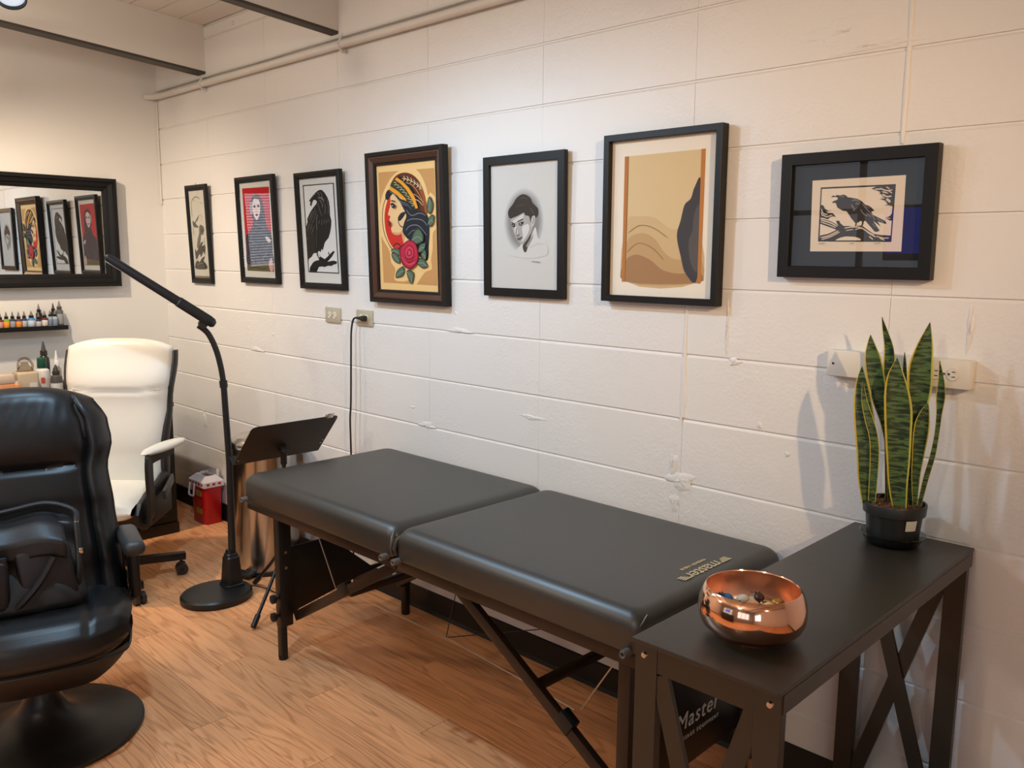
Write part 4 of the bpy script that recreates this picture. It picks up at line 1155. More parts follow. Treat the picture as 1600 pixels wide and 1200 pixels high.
for key, A in ART.items():
    F = thing('picture_frame', RECL[key], 'picture', (A['xc'], -.0035, A['zb']), rx=math.atan(A['tilt'] / A['h']), group='framed pictures along the block wall')
    wd, ht, d = A['w'], A['h'], A['d']
    pq = A['art'][0][2]
    ix0 = (pq[0][0] + pq[3][0]) / 2000; ix1 = (pq[1][0] + pq[2][0]) / 2000; iz1 = (pq[0][1] + pq[1][1]) / 2000; iz0 = (pq[2][1] + pq[3][1]) / 2000
    rw = max(.014, ((wd - (ix1 - ix0)) / 2 + (ht - (iz1 - iz0)) / 2) / 2)
    if key in ('f1', 'f2', 'f3'):
        prof = [(0, 0), (0, d * .82), (.004, d * .95), (rw * .45, d), (rw * .5, d * .86), (rw * .75, d * .84), (rw * .8, d * .7), (rw, d * .66), (rw, d * .3)]
        q = PB(); q.rect_sweep(wd, ht, prof); q.obj('frame', FRAMEBLK, F, smooth=False)
    elif key == 'f4':
        q = PB(); q.rect_sweep(wd, ht, [(0, 0), (0, d * .9), (.003, d), (.016, d * .97), (.018, d * .86), (.019, d * .5)]); q.obj('frame', FRAMEBLK, F, smooth=False)
        q = PB(); q.rect_sweep(wd, ht, [(.0185, d * .5), (.0185, d * .86), (.024, d * .90), (rw - .012, d * .66), (rw - .010, d * .4)]); q.obj('frame_moulding', BROWNFR, F, smooth=False)
        q = PB(); q.rect_sweep(wd, ht, [(rw - .0105, d * .4), (rw - .0105, d * .64), (rw - .001, d * .60), (rw, d * .3)]); q.obj('inner_lip', FRAMEBLK, F, smooth=False)
    else:
        q = PB(); q.rect_sweep(wd, ht, [(0, 0), (0, d - .001), (.001, d), (rw - .001, d), (rw, d - .001), (rw, d * .3)]); q.obj('frame', FRAMEBLK, F, smooth=False)
    q = PB(); q.box((0, -.002, ht / 2), (wd - .006, .003, ht - .006)); q.obj('backing', mat('frame_backing', (120, 96, 70), .8), F, smooth=False)
    ya = -(d * .38)
    lay = list(A['art'])
    m0 = lay[0]
    mr = .004
    lay[0] = (m0[0], 0, [(-(wd / 2 - rw + mr) * 1000, (ht - rw + mr) * 1000), ((wd / 2 - rw + mr) * 1000, (ht - rw + mr) * 1000), ((wd / 2 - rw + mr) * 1000, (rw - mr) * 1000), (-(wd / 2 - rw + mr) * 1000, (rw - mr) * 1000)])
    sh = -(ix0 + ix1) / 2 * 1000 * .6
    lay = [lay[0]] + [(c, s_, [(a + sh, b) for a, b in P]) for c, s_, P in lay[1:]]
    artwork('print', lay, ya, F)
    if key != 'f4':
        q = PB(); q.poly([(-(wd / 2 - rw), -(d * .60), rw), ((wd / 2 - rw), -(d * .60), rw), ((wd / 2 - rw), -(d * .60), ht - rw), (-(wd / 2 - rw), -(d * .60), ht - rw)])
        q.obj('glass', GLASS, F, smooth=False, normals=False)
    if key == 'f1':
        q = PB(); q.tube([(-.004, -.006, ht), (0, -.006, ht + .010), (.004, -.006, ht)], .0012, 6); q.obj('hanger', CHROME, F)

# ---- mirror --------------------------------------------------------------
MI = thing('wall_mirror', 'wide mirror in a stepped black frame on the end wall', 'mirror', (0.002, -0.90, 1.325), rz=R(90))
mw, mh = 1.24, 0.60
q = PB(); q.rect_sweep(mw, mh, [(0, 0), (0, .050), (.006, .056), (.020, .056), (.024, .046), (.046, .038), (.050, .030), (.064, .026), (.070, .014), (.070, .004)]); q.obj('frame', FRAMEBLK, MI, smooth=False)
q = PB(); q.box((0, -.003, mh / 2), (mw - .02, .005, mh - .02)); q.obj('backing', BLACKPL, MI, smooth=False)
q = PB(); q.poly([(-(mw / 2 - .066), -.010, .066), (mw / 2 - .066, -.010, .066), (mw / 2 - .066, -.010, mh - .066), (-(mw / 2 - .066), -.010, mh - .066)])
q.obj('mirror_glass', mat('mirror_silver', (225, 226, 224), 0.0, metal=1.0), MI, smooth=False)

# ---- bottles -------------------------------------------------------------
def bottle(name, label, loc, r_, hb, hn, cbody, clabel, ccap, cnoz=None, group=None, kind='nozzle', square=False, trans=False):
    t = thing(name, label, 'bottle', loc, group=group)
    mb = mat('bottle_%d_%d_%d%s' % (*cbody, 'c' if trans else ''), cbody, 0.3) if not trans else glass_mat('bottle_clear_%d' % cbody[0], cbody)
    mc = mat('cap_%d_%d_%d' % ccap, ccap, 0.4)
    q = PB(); q.lathe([(0, 0), (r_ * .9, 0), (r_, .003), (r_, hb * .86), (r_ * .92, hb * .94), (r_ * .5, hb), (0, hb)], n=20); q.obj('bottle_body', mb, t)
    if clabel:
        q = PB(); q.lathe([(r_ * 1.0, hb * .14), (r_ * 1.02, hb * .15), (r_ * 1.02, hb * .72), (r_ * 1.0, hb * .73)], n=20); q.obj('bottle_label', mat('lab_%d_%d_%d' % clabel, clabel, 0.6), t)
    if kind == 'nozzle':
        q = PB(); q.lathe([(r_ * .62, hb), (r_ * .66, hb + .001), (r_ * .66, hb + hn * .30), (r_ * .5, hb + hn * .36), (0, hb + hn * .36)], n=16); cp = q.obj('collar', mc, t)
        q = PB(); q.lathe([(r_ * .46, hb + hn * .34), (r_ * .40, hb + hn * .5), (r_ * .14, hb + hn * .95), (r_ * .08, hb + hn), (0, hb + hn)], n=14); q.obj('nozzle', mat('noz_%d_%d_%d' % (cnoz or ccap), cnoz or ccap, .45), cp)
    else:
        q = PB(); q.lathe([(r_ * .60, hb), (r_ * .64, hb + .002), (r_ * .60, hb + hn * .96), (r_ * .55, hb + hn), (0, hb + hn)], n=18); q.obj('cap', mc, t)
    return t

# ---- wall shelf with ink bottles ----------------------------------------
SH = thing('ink_shelf', 'thin black wall ledge holding a row of ink bottles under the mirror', 'shelf', (0.0, -1.02, 1.10))
q = PB(); q.box2((.001, -.42, -.004), (.10, .42, .012), .001); q.obj('shelf_board', FRAMEBLK, SH, smooth=False)
q = PB(); q.box2((.094, -.42, .0), (.102, .42, .020), .001); q.obj('front_lip', FRAMEBLK, SH, smooth=False)
def shy(px): return -.598 - (106 - px) * .00316
G = 'ink bottles on the wall ledge'
gn = (120, 112, 104)
INK = [('red-brown ink bottle with white label, leftmost in view on the wall ledge', 4, .064, .0145, .050, .034, (110, 40, 34), (196, 150, 140), gn, .0),
 ('orange ink bottle with a lime green shoulder on the wall ledge', 13, .066, .0145, .052, .038, (120, 170, 60), (232, 150, 44), gn, .0),
 ('slate blue ink bottle with silver label between the two orange ink bottles', 22.5, .064, .0135, .052, .038, (60, 66, 80), (150, 154, 162), gn, .0),
 ('orange ink bottle with dark purple shoulder on the wall ledge', 31.5, .066, .0145, .050, .038, (84, 66, 92), (228, 140, 48), gn, .0),
 ('dark navy ink bottle beside the sky blue one on the wall ledge', 40.5, .062, .0135, .052, .038, (52, 60, 84), (176, 178, 184), gn, .0),
 ('wide sky blue ink bottle with white label on the wall ledge', 51, .066, .0185, .053, .036, (70, 140, 196), (190, 196, 202), gn, .0),
 ('navy ink bottle with white label right of the sky blue one', 62, .068, .0135, .044, .038, (40, 44, 84), (186, 180, 176), gn, .0),
 ('maroon ink bottle with broad white label on the wall ledge', 71.5, .068, .0155, .052, .036, (104, 40, 42), (206, 202, 196), gn, .0),
 ('pale blue clear ink bottle right of the maroon one', 80.5, .066, .0125, .056, .034, (150, 166, 182), (110, 124, 142), gn, .0),
 ('pale blue clear ink bottle nearest the tall grey bottle', 88, .070, .0135, .056, .034, (158, 172, 188), (120, 134, 150), gn, .0)]
for lab, px, dx, r_, hb, hn, cb, cl, cc, _ in INK:
    bottle('ink_bottle', lab, (dx, shy(px), 1.1125), r_, hb, hn, cb, cl, (28, 26, 26), cc, group=G)
bottle('ink_bottle', 'tall dark ink bottle standing behind the navy one on the wall ledge', (.028, shy(63) + .012, 1.1125), .015, .078, .046, (36, 34, 36), (60, 56, 58), (30, 28, 28), gn, group=G)
bottle('ink_bottle', 'tall black ink bottle behind the pale blue bottles on the wall ledge', (.030, shy(86) + .012, 1.1125), .015, .080, .046, (40, 38, 40), (70, 66, 66), (30, 28, 28), (60, 56, 54), group=G)
bottle('ink_bottle', 'tall grey ink bottle at the right end of the wall ledge', (.052, shy(97.5), 1.1125), .019, .092, .046, (96, 94, 92), (150, 150, 150), (84, 82, 80), (130, 126, 122), group=G)

# ---- black desk unit against the end wall --------------------------------
D = thing('desk_cabinet', 'black low cabinet against the end wall behind the white chair', 'cabinet', (0.335, -1.03, 0))
BLKLAM = mat('black_laminate', (19, 18, 17), 0.45)
q = PB(); q.box2((.03, -1.76, .06), (.640, -.284, .70), .002); W(q, 'body', BLKLAM, D, smooth=False)
q = PB(); q.box2((.025, -1.78, .70), (.655, -.28, .725), .003); W(q, 'worktop', BLKLAM, D, smooth=False)
q = PB(); q.box2((.05, -1.74, .0), (.651, -.281, .06), .002); W(q, 'plinth', BLKLAM, D, smooth=False)
for a, b in ((-1.75, -1.26), (-1.255, -.775), (-.77, -.29)):
    q = PB(); q.box2((.640, a, .075), (.652, b, .69), .002); dr = W(q, 'door', BLKLAM, D, smooth=False)
    q = PB(); q.bar((.656, a + .06, .105), (.656, b - .06, .105), .008, .008, .001); W(q, 'handle', mat('dark_steel', (70, 68, 64), .35, metal=.8), D, dr)
DZ = .7255
bottle('glue_bottle', 'white bottle with a dark green cap on the black cabinet', (.30, -.808, DZ), .036, .195, .052, (226, 222, 214), (200, 192, 184), (28, 84, 62), kind='cap')
q = PB(); q.grid(lambda u, v: Vector((.30 + .0375 * math.cos(-.5 + .5 * u), -.808 + .0375 * math.sin(-.5 + .5 * u), DZ + .118 + .03 * v)), 5, 1)
q.obj('red_mark', mat('red_print', (204, 84, 60), .6), None)
o = bpy.data.objects['red_mark']; gb = bpy.data.objects['glue_bottle']; o.data.transform(Matrix.Translation(-gb.location)); o.parent = gb
bottle('dark_bottle', 'grey bottle with black nozzle and white label band beside the green-capped bottle', (.372, -.765, DZ), .028, .165, .050, (80, 76, 72), (196, 192, 186), (50, 47, 45), (56, 52, 50))
bottle('black_bottle', 'tall black nozzle bottle behind the green-capped bottle', (.17, -.755, DZ), .026, .245, .075, (40, 38, 37), None, (44, 41, 39), (70, 66, 62))
bottle('clear_bottle', 'clear bottle with a white pointed nozzle behind the grey nozzle bottle', (.20, -.705, DZ), .022, .185, .085, (214, 214, 212), None, (222, 222, 222), (232, 232, 232), trans=True)
bottle('small_bottle', 'small grey nozzle bottle beside the white chair back', (.34, -.705, DZ), .020, .135, .050, (104, 100, 97), (70, 67, 65), (54, 50, 48), (64, 60, 57))
bottle('small_bottle', 'small dark nozzle bottle half behind the white chair back', (.30, -.667, DZ), .022, .150, .055, (96, 92, 89), (120, 116, 112), (50, 46, 44), (60, 56, 53))
# clear jug and plastic tubs
CL2 = glass_mat('hazy_plastic', (222, 212, 198))
J = thing('plastic_jug', 'hazy clear plastic jug with a paper label on the black cabinet', 'jug', (.34, -.90, DZ))
q = PB(); q.box((0, 0, .095), (.10, .10, .19), .012, 3); q.obj('jug_body', mat('hazy_liquid', (196, 176, 150), .35), J)
q = PB(); q.lathe([(.040, .19), (.03, .21), (.018, .222), (.018, .236), (0, .238)], n=20); q.obj('jug_neck', CL2, J)
q = PB(); q.tube(catmull([(0, -.03, .20), (0, -.025, .245), (0, .01, .255), (0, .035, .225), (0, .035, .195)], 4), .006, 8); q.obj('jug_handle', CL2, J)
q = PB(); q.box((.051, .02, .11), (.001, .034, .05)); q.obj('jug_label', mat('paper_label2', (220, 212, 200), .6), J, smooth=False)
for i, (yy, w_, lab) in enumerate(((-1.015, .10, 'orange lidded tub on the black cabinet left of the clear jug'), (-.958, .026, 'thin orange tube standing between the orange tub and the clear jug'))):
    t = thing('orange_tub' if i == 0 else 'orange_tube', lab, 'container', (.36 if i == 0 else .405, yy, DZ))
    om = mat('orange_plastic', (216, 146, 96), .35)
    q = PB(); q.box((0, 0, .07), (.10 if i == 0 else .028, w_, .14 - .004 * i), .006, 2); q.obj('tub_body', om, t)
    if i == 0:
        q = PB(); q.box((0, 0, .163), (.096, w_ - .004, .046), .006, 2); q.obj('tub_lid', mat('pale_lid', (214, 190, 168), .4), t)
    else:
        q = PB(); q.lathe([(.011, .135), (.009, .15), (0, .151)], n=14); q.obj('tube_cap', mat('pale_lid', (214, 190, 168), .4), t)

# ---- white office chair --------------------------------------------------
WC = thing('office_chair', 'white leather high-back office chair with black side frame in the corner', 'chair', (1.168, -.852, 0), rz=R(-43))
WLEA = mat('white_leather', (233, 226, 212), 0.42, bump=(180, .10, 3, .0012))
def wback(face):
    def f(u, v):
        s = 2 * u - 1
        top = 1.112 - .038 * abs(s) ** 3
        z = lerp(.43, top, v)
        hw = interp([(.43, .212), (.62, .212), (.80, .226), (1.0, .244), (1.12, .238)], z)
        x = interp([(.43, -.165), (.60, -.185), (.85, -.225), (1.12, -.295)], z)
        edge = max(0, 1 - abs(s) ** 6) * max(0, 1 - max(0, (v - .93) / .07) ** 2) ** .5
        th = .030 * edge + .010
        if face > 0:
            th += .010 * (1 - s * s)
            th -= .010 * math.exp(-((z - (.885 - .012 * (1 - s * s))) / .008) ** 2)
            th += .006 * math.exp(-((z - .93) / .06) ** 2) * (1 - s * s)
        return Vector((x + face * th, s * hw, z))
    return f
q = PB(); q.grid(wback(1), 28, 46); q.grid(wback(-1), 28, 46)
bm = q.bm; bmesh.ops.remove_doubles(bm, verts=bm.verts, dist=.0004)
# close the rim
bnd = [e for e in bm.edges if e.is_boundary]
try:
    bmesh.ops.bridge_loops(bm, edges=bnd)
except Exception:
    bmesh.ops.holes_fill(bm, edges=bnd)
q.obj('backrest', WLEA, WC, angle=70)
q = PB()
q.tube([(interp([(.43, -.165), (.60, -.185), (.85, -.225), (1.12, -.295)], .883) + .032, y_, .872 + .012 * (y_ / .21) ** 2 * 1.0) for y_ in [i * .02 - .2 for i in range(21)]], .0022, 6)
q.obj('back_seam', WLEA, WC)
# seat
q = PB()
def wseat(u, v):
    s = 2 * u - 1
    pr_ = [(-.17, .462), (-.05, .456), (.08, .460), (.17, .456), (.215, .435), (.232, .40), (.225, .372), (.19, .362), (-.17, .362)]
    i = v * (len(pr_) - 1); k = min(int(i), len(pr_) - 2); t_ = i - k
    x = lerp(pr_[k][0], pr_[k + 1][0], t_); z = lerp(pr_[k][1], pr_[k + 1][1], t_)
    e = abs(s) ** 8
    zz = .41 + (z - .41) * (1 - .55 * e)
    return Vector((x, s * .206, zz + (.006 * (1 - s * s) if z > .43 else 0)))
q.grid(wseat, 24, 32)
bm = q.bm
bmesh.ops.holes_fill(bm, edges=[e for e in bm.edges if e.is_boundary])
q.obj('seat', WLEA, WC, angle=60)
q = PB(); q.prism([(-.20, .30), (-.20, .395), (-.10, .42), (.06, .425), (.15, .40), (.17, .372), (.15, .335), (.05, .30)], -.205, .205, 'y', bev=.004); q.obj('seat_shell', BLACKPL, WC)
for sg in (-1, 1):
    q = PB(); q.prism([(-.21, .30), (-.21, .47), (-.15, .50), (-.05, .478), (.08, .458), (.16, .432), (.205, .39), (.19, .335), (.12, .30)], sg * .2065, sg * .2285, 'y', bev=.004); q.obj('shell_side', BLACKPL, WC)
    # side frame of the back
    pts = []
    for z in [.40 + .0345 * i for i in range(20)]:
        x = interp([(.43, -.165), (.60, -.185), (.85, -.225), (1.12, -.295)], z)
        wd = interp([(.40, .020), (.55, .036), (.70, .030), (.85, .020), (.98, .026), (1.06, .022)], z)
        hw = interp([(.43, .220), (.62, .219), (.80, .233), (1.0, .251), (1.12, .246)], z)
        pts.append((x, hw, z, wd))
    q = PB()
    rings = []
    for (x, hw, z, wd) in pts:
        rings.append([q.bm.verts.new((x - .016 + a * wd, sg * (hw - .006 + b * .011), z)) for a, b in ((-1, -1), (-1.1, .6), (-.6, 1.3), (.6, 1.3), (1.1, .6), (1, -1))])
    for a, b in zip(rings, rings[1:]):
        for j in range(6):
            q.bm.faces.new((a[j], a[(j + 1) % 6], b[(j + 1) % 6], b[j]))
    q.bm.faces.new(rings[0][::-1]); q.bm.faces.new(rings[-1])
    q.obj('side_frame', BLACKPL, WC, angle=50)
    # arm bracket: strap rising from under the seat, with a rear link to the back
    q = PB()
    path = catmull([(.10, sg * .20, .345), (.125, sg * .248, .35), (.142, sg * .262, .42), (.152, sg * .264, .55), (.147, sg * .264, .615), (.118, sg * .266, .634), (-.06, sg * .296, .636)], 5)
    rings = []
    for i, p_ in enumerate(path):
        d = (path[min(i + 1, len(path) - 1)] - path[max(i - 1, 0)]).normalized()
        s_ = Vector((0, sg, 0)) if abs(d.y) < .7 else Vector((0, 0, -1))
        s_ = (s_ - d * s_.dot(d)).normalized(); w_ = d.cross(s_)
        wd = .030
        rings.append([q.bm.verts.new(p_ + w_ * a * wd + s_ * b * .0075) for a, b in ((-1, -1), (1, -1), (1, 1), (-1, 1))])
    for a, b in zip(rings, rings[1:]):
        for j in range(4):
            q.bm.faces.new((a[j], a[(j + 1) % 4], b[(j + 1) % 4], b[j]))
    q.bm.faces.new(rings[0][::-1]); q.bm.faces.new(rings[-1])
    q.obj('arm_bracket', BLACKPL, WC, angle=40)
    q = PB(); q.bar((-.02, sg * .262, .42), (-.20, sg * .238, .455), .016, .045, .004); q.obj('arm_link', mat('dark_grey_metal', (58, 60, 60), .4), WC)
    q = PB()
    q.lathe([(0, -.014), (.5, -.013), (.92, -.006), (1, .002), (.92, .011), (.6, .018), (0, .021)], n=28, mtx=Matrix.Translation((.012, sg * .284, .652)) @ Matrix.Rotation(R(sg * -12), 4, 'Z') @ Matrix.Diagonal((.170, .042, 1, 1)))
    q.obj('arm_pad', WLEA, WC, angle=60)
q = PB(); q.cyl((0, 0, .09), (0, 0, .30), .025); q.cyl((0, 0, .09), (0, 0, .19), .034); q.obj('gas_column', BLACKPL, WC)
q = PB(); q.box((-.01, 0, .295), (.20, .12, .035), .006); q.obj('mechanism', BLACKMET, WC)
q = PB(); q.lathe([(0, .075), (.045, .075), (.05, .085), (.05, .115), (.04, .125), (0, .125)], n=24); q.obj('base_hub', BLACKPL, WC)
for i in range(5):
    a = R(1.2 + 72 * i + 43)
    dx, dy = math.cos(a), math.sin(a)
    q = PB(); q.bar((dx * .03, dy * .03, .10), (dx * .335, dy * .335, .088), .034, .036, .004); q.obj('base_leg', BLACKMET, WC)
    c = Vector((dx * .315, dy * .315, .027)); s_ = Vector((-dy, dx, 0))
    q = PB(); q.cyl(c - s_ * .024, c - s_ * .006, .027, n=20); q.cyl(c + s_ * .006, c + s_ * .024, .027, n=20); q.cyl(c - s_ * .024, c + s_ * .024, .008, n=10)
    q.box((c.x, c.y, .048), (.03, .03, .024), .006); q.cyl((c.x, c.y, .05), (c.x, c.y, .085), .007, n=10)
    q.obj('castor', mat('castor_plastic', (48, 47, 45), .4), WC)

# ---- black recliner ------------------------------------------------------
RC = thing('recliner_chair', 'black leather recliner with padded back on a round pedestal base', 'chair', (2.285, -1.475, 0), rz=R(-15))
def rx(z): return interp([(.36, -.12), (.50, -.16), (.70, -.215), (.85, -.255), (1.08, -.315)], z)
def rhw(z): return interp([(.36, .278), (.50, .272), (.66, .258), (.79, .247), (.88, .266), (.95, .258), (1.02, .222), (1.07, .205)], z)
def rback(face):
    def f(u, v):
        s = 2 * u - 1
        top = 1.066 - .050 * abs(s) ** 2.6
        z = lerp(.36, top, v)
        hw = rhw(z); x = rx(z)
        vv = max(0, (z - (top - .06)) / .06)
        e = max(0, 1 - abs(s) ** 10) * max(0.0, 1 - vv ** 2.5) ** .5
        th = .05 * e + .012
        if face > 0:
            a = abs(s)
            th += .022 * max(0, 1 - ((a - .84) / .16) ** 2) * e
            th -= .018 * math.exp(-((a - .69) / .022) ** 2) * e
            if a < .69:
                k = 1 - (a / .69) ** 4
                if z > .815:
                    th += .030 * k * math.sin(min(1, (z - .815) / .2) * math.pi * .62 + .25)
                else:
                    th += .014 * k
                th -= .016 * math.exp(-((z - .815) / .008) ** 2) * k
            th += .0012 * math.sin(34 * s + 3 * math.sin(22 * z)) * math.exp(-((z - .99) / .04) ** 2) * e
        return Vector((x + face * th, s * hw, z))
    return f
q = PB(); q.grid(rback(1), 60, 70); q.grid(rback(-1), 60, 70)
bm = q.bm; bmesh.ops.remove_doubles(bm, verts=bm.verts, dist=.0004)
bnd = [e for e in bm.edges if e.is_boundary]
try:
    bmesh.ops.bridge_loops(bm, edges=bnd)
except Exception:
    bmesh.ops.holes_fill(bm, edges=bnd)
q.obj('backrest', LEATHER, RC, angle=70)
for sg in (-1, 1):
    q = PB(); q.tube([(rx(z) + .014, sg * (rhw(z) - .004), z) for z in [.42 + .028 * i for i in range(22)]], .005, 8); q.obj('piping', LEATHER, RC)
    q = PB(); pts = [(rx(z) + .054, sg * rhw(z) * .70, z) for z in [.90 + .018 * i for i in range(7)]]
    q.tube(pts, [.004, .009, .011, .012, .011, .009, .004], 8); q.obj('headrest_gusset', LEATHER, RC)
q = PB()
def rseat(u, v):
    s = 2 * u - 1
    P_ = [(-.20, .425), (-.08, .425), (.08, .442), (.20, .450), (.27, .440), (.312, .405), (.318, .365), (.300, .335), (.24, .322), (-.18, .318)]
    i = v * (len(P_) - 1); k = min(int(i), len(P_) - 2); t_ = i - k
    x = lerp(P_[k][0], P_[k + 1][0], t_); z = lerp(P_[k][1], P_[k + 1][1], t_)
    a = abs(s); e = a ** 7
    xx = x if x < .02 else .02 + (x - .02) * (1 - .34 * a ** 3.2)
    zz = .375 + (z - .375) * (1 - .6 * e)
    if z > .40:
        zz -= .010 * math.exp(-((a - .52) / .03) ** 2); zz += .008 * (1 - a * a)
    hw = .268 if x < .05 else .268 - .03 * max(0, (x - .05) / .26) ** 2
    return Vector((xx, s * hw, zz))
q.grid(rseat, 48, 44)
bmesh.ops.holes_fill(q.bm, edges=[e for e in q.bm.edges if e.is_boundary])
q.obj('seat', LEATHER, RC, angle=60)
q = PB(); q.tube(catmull([(.02 + .285 * (1 - .34 * abs(s) ** 3.2) - (.12 if abs(s) > .99 else 0), s * .258, .332) for s in (-1, -.9, -.7, -.4, 0, .4, .7, .9, 1)], 5), .0045, 8); q.obj('seat_piping', LEATHER, RC)
q = PB()
def skirt(u, v):
    a = 2 * math.pi * u
    c, s = math.cos(a), math.sin(a)
    X = .02 + math.copysign(abs(c) ** .55, c) * lerp(.27, .19, v ** 1.5) ; Y = math.copysign(abs(s) ** .5, s) * lerp(.258, .18, v ** 1.5)
    if X > .18: X = .18 + (X - .18) * (1 - .34 * (abs(Y) / .26) ** 3)
    return Vector((X, Y, lerp(.335, .225, v)))
q.grid(skirt, 48, 8, closeu=True)
bmesh.ops.holes_fill(q.bm, edges=[e for e in q.bm.edges if e.is_boundary])
q.obj('seat_shell', mat('dark_seat_shell', (30, 22, 18), .5), RC, angle=60)
for sg in (-1, 1):
    q = PB(); q.box((-.075, sg * .288, .566), (.24, .068, .050), .023, 5, mtx=Matrix.Translation((0, 0, 0)) @ Matrix.Rotation(0, 4, 'Z')); q.obj('arm_pad', mat('charcoal_arm', (56, 57, 58), .45, bump=(220, .12, 3, .001)), RC, angle=60)
    q = PB(); q.box((-.09, sg * .295, .46), (.10, .030, .18), .010, 3); q.bar((-.09, sg * .295, .385), (-.09, sg * .20, .33), .07, .03, .006); q.obj('arm_post', BLACKPL, RC)
q = PB(); q.lathe([(0, .004), (.285, .0), (.292, .004), (.292, .012), (.285, .017), (.20, .028), (.12, .050), (.072, .085), (.050, .13), (.042, .18), (.042, .24), (0, .24)], n=64); q.obj('pedestal_base', mat('satin_black_base', (26, 23, 21), .38), RC, angle=40)

# ---- satchel on the recliner --------------------------------------------
BG = thing('leather_satchel', 'black leather satchel slumped on the recliner seat', 'bag', (2.285, -1.475, .452), rz=R(-15))
SAT = mat('black_satchel', (26, 25, 27), .46, bump=(90, .25, 4, .002))
q = PB()
rs = random.Random(5)
def bagf(u, v):
    a = 2 * math.pi * u
    c, s = math.cos(a), math.sin(a)
    hx = lerp(.085, .050, v); hy = lerp(.205, .178, v)
    X = math.copysign(abs(c) ** .45, c) * hx; Y = math.copysign(abs(s) ** .45, s) * hy
    wr = .006 * math.sin(9 * Y / .2 + 7 * v) + .006 * math.sin(4 * a + 9 * v) + .004 * math.sin(17 * v + 6 * Y / .2)
    bulge = 1 + .22 * math.sin(math.pi * min(1, v * 1.15)) - .18 * max(0, .08 - v) / .08
    return Vector((.075 - .09 * v + X * bulge + wr, -.065 + Y * (1 + .05 * math.sin(math.pi * v)) + wr * .6, .235 * v + .006 * math.sin(3 * a) * v))
q.grid(bagf, 72, 26, closeu=True)
bmesh.ops.holes_fill(q.bm, edges=[e for e in q.bm.edges if e.is_boundary])
q.obj('bag_body', SAT, BG, angle=70)
q = PB()
q.grid(lambda u, v: Vector((lerp(-.055, .125, min(1, v * 1.5)) + .012 * math.sin(5 * u + 3 * v) - .02 * max(0, v - .66), -.245 + .335 * u, .252 + .01 * math.sin(9 * u) - .085 * max(0, v - .45) / .55 - .022 * (2 * u - 1) ** 2)), 34, 16)
o = q.obj('flap', SAT, BG, angle=70); sm_ = o.modifiers.new('thick', 'SOLIDIFY'); sm_.thickness = .006
q = PB(); q.box((.140, -.165, .082), (.050, .205, .150), .016, 3, mtx=Matrix.Rotation(R(-6), 4, 'Y')); q.obj('front_pocket', SAT, BG, angle=60)
q = PB(); q.box((.152, -.165, .150), (.016, .20, .034), .005, mtx=Matrix.Rotation(R(-6), 4, 'Y')); q.obj('front_band', SAT, BG)
q = PB(); q.box((.128, .045, .085), (.030, .15, .17), .014, 3, mtx=Matrix.Rotation(R(-8), 4, 'Y') @ Matrix.Rotation(R(7), 4, 'X')); q.obj('side_pocket', SAT, BG, angle=60)
q = PB(); q.tube(catmull([(.146, .055, .165), (.160, .010, .095), (.158, -.045, .035), (.138, -.075, .012)], 5), .010, 6); q.obj('diagonal_strap', SAT, BG)
q = PB(); q.tube(catmull([(.10, .110, .02), (.115, .122, .11), (.06, .124, .225), (.0, .123, .26), (-.03, .05, .285), (-.03, -.05, .275), (-.02, -.16, .262)], 6), .009, 8); q.obj('shoulder_strap', SAT, BG)
q = PB(); q.tube(catmull([(.0, -.17, .262), (.02, -.16, .288), (.02, -.11, .292), (.0, -.085, .266), (-.01, -.13, .262)], 5), .007, 8); q.obj('top_handle', SAT, BG)
for c_ in ((.105, .130, .160), (.055, .126, .232), (-.01, -.175, .270)):
    q = PB(); q.box(c_, (.006, .012, .018), .002); q.obj('buckle', CHROME, BG)

# ---- floor lamp ----------------------------------------------------------
FL = thing('floor_lamp', 'black floor lamp with curved neck and long slim head', 'lamp', (1.655, -.575, 0))
LBLK = mat('lamp_black', (26, 27, 28), .38)
q = PB(); q.lathe([(0, .0), (.150, .0), (.156, .005), (.156, .026), (.148, .034), (.0, .040)], n=48, sx=.9, sy=1.0); q.obj('base', LBLK, FL)
q = PB()
lv = [(.040, .040, .034), (.046, .046, .034), (.046, .046, .042), (.0405, .0405, .046), (.031, .031, .165), (.026, .026, .172), (.026, .026, .180), (.021, .021, .184), (.018, .018, .200)]
cx_, cy_ = -.020, .085
rings = []
for a, b, z in lv:
    rings.append([q.bm.verts.new((cx_ + math.copysign(abs(math.cos(t_)) ** .45, math.cos(t_)) * a, cy_ + math.copysign(abs(math.sin(t_)) ** .45, math.sin(t_)) * b, z)) for t_ in [2 * math.pi * i / 24 for i in range(24)]])
for a, b in zip(rings, rings[1:]):
    for j in range(24):
        q.bm.faces.new((a[j], a[(j + 1) % 24], b[(j + 1) % 24], b[j]))
q.bm.faces.new(rings[-1]); q.bm.faces.new(rings[0][::-1])
q.obj('stem_block', LBLK, FL, angle=30)
off = Vector((-1.655, .575, 0))
def LP(x, y, z): return Vector((x, y, z)) + off
q = PB(); q.tube([LP(1.636, -.484, .19), LP(1.633, -.478, .59), LP(1.628, -.488, .955)], [.0165, .0145, .0135], 14); q.obj('pole', LBLK, FL)
q = PB(); q.cyl(LP(1.6285, -.4875, .935), LP(1.6275, -.489, .965), .0175); q.obj('pole_collar', LBLK, FL)
q = PB(); q.tube(catmull([LP(1.628, -.488, .955), LP(1.625, -.495, 1.02), LP(1.617, -.510, 1.10), LP(1.604, -.537, 1.172), LP(1.588, -.572, 1.208)], 6), .0125, 12); q.obj('gooseneck', LBLK, FL)
h0 = LP(1.612, -.520, 1.217); h1 = LP(1.474, -.898, 1.500)
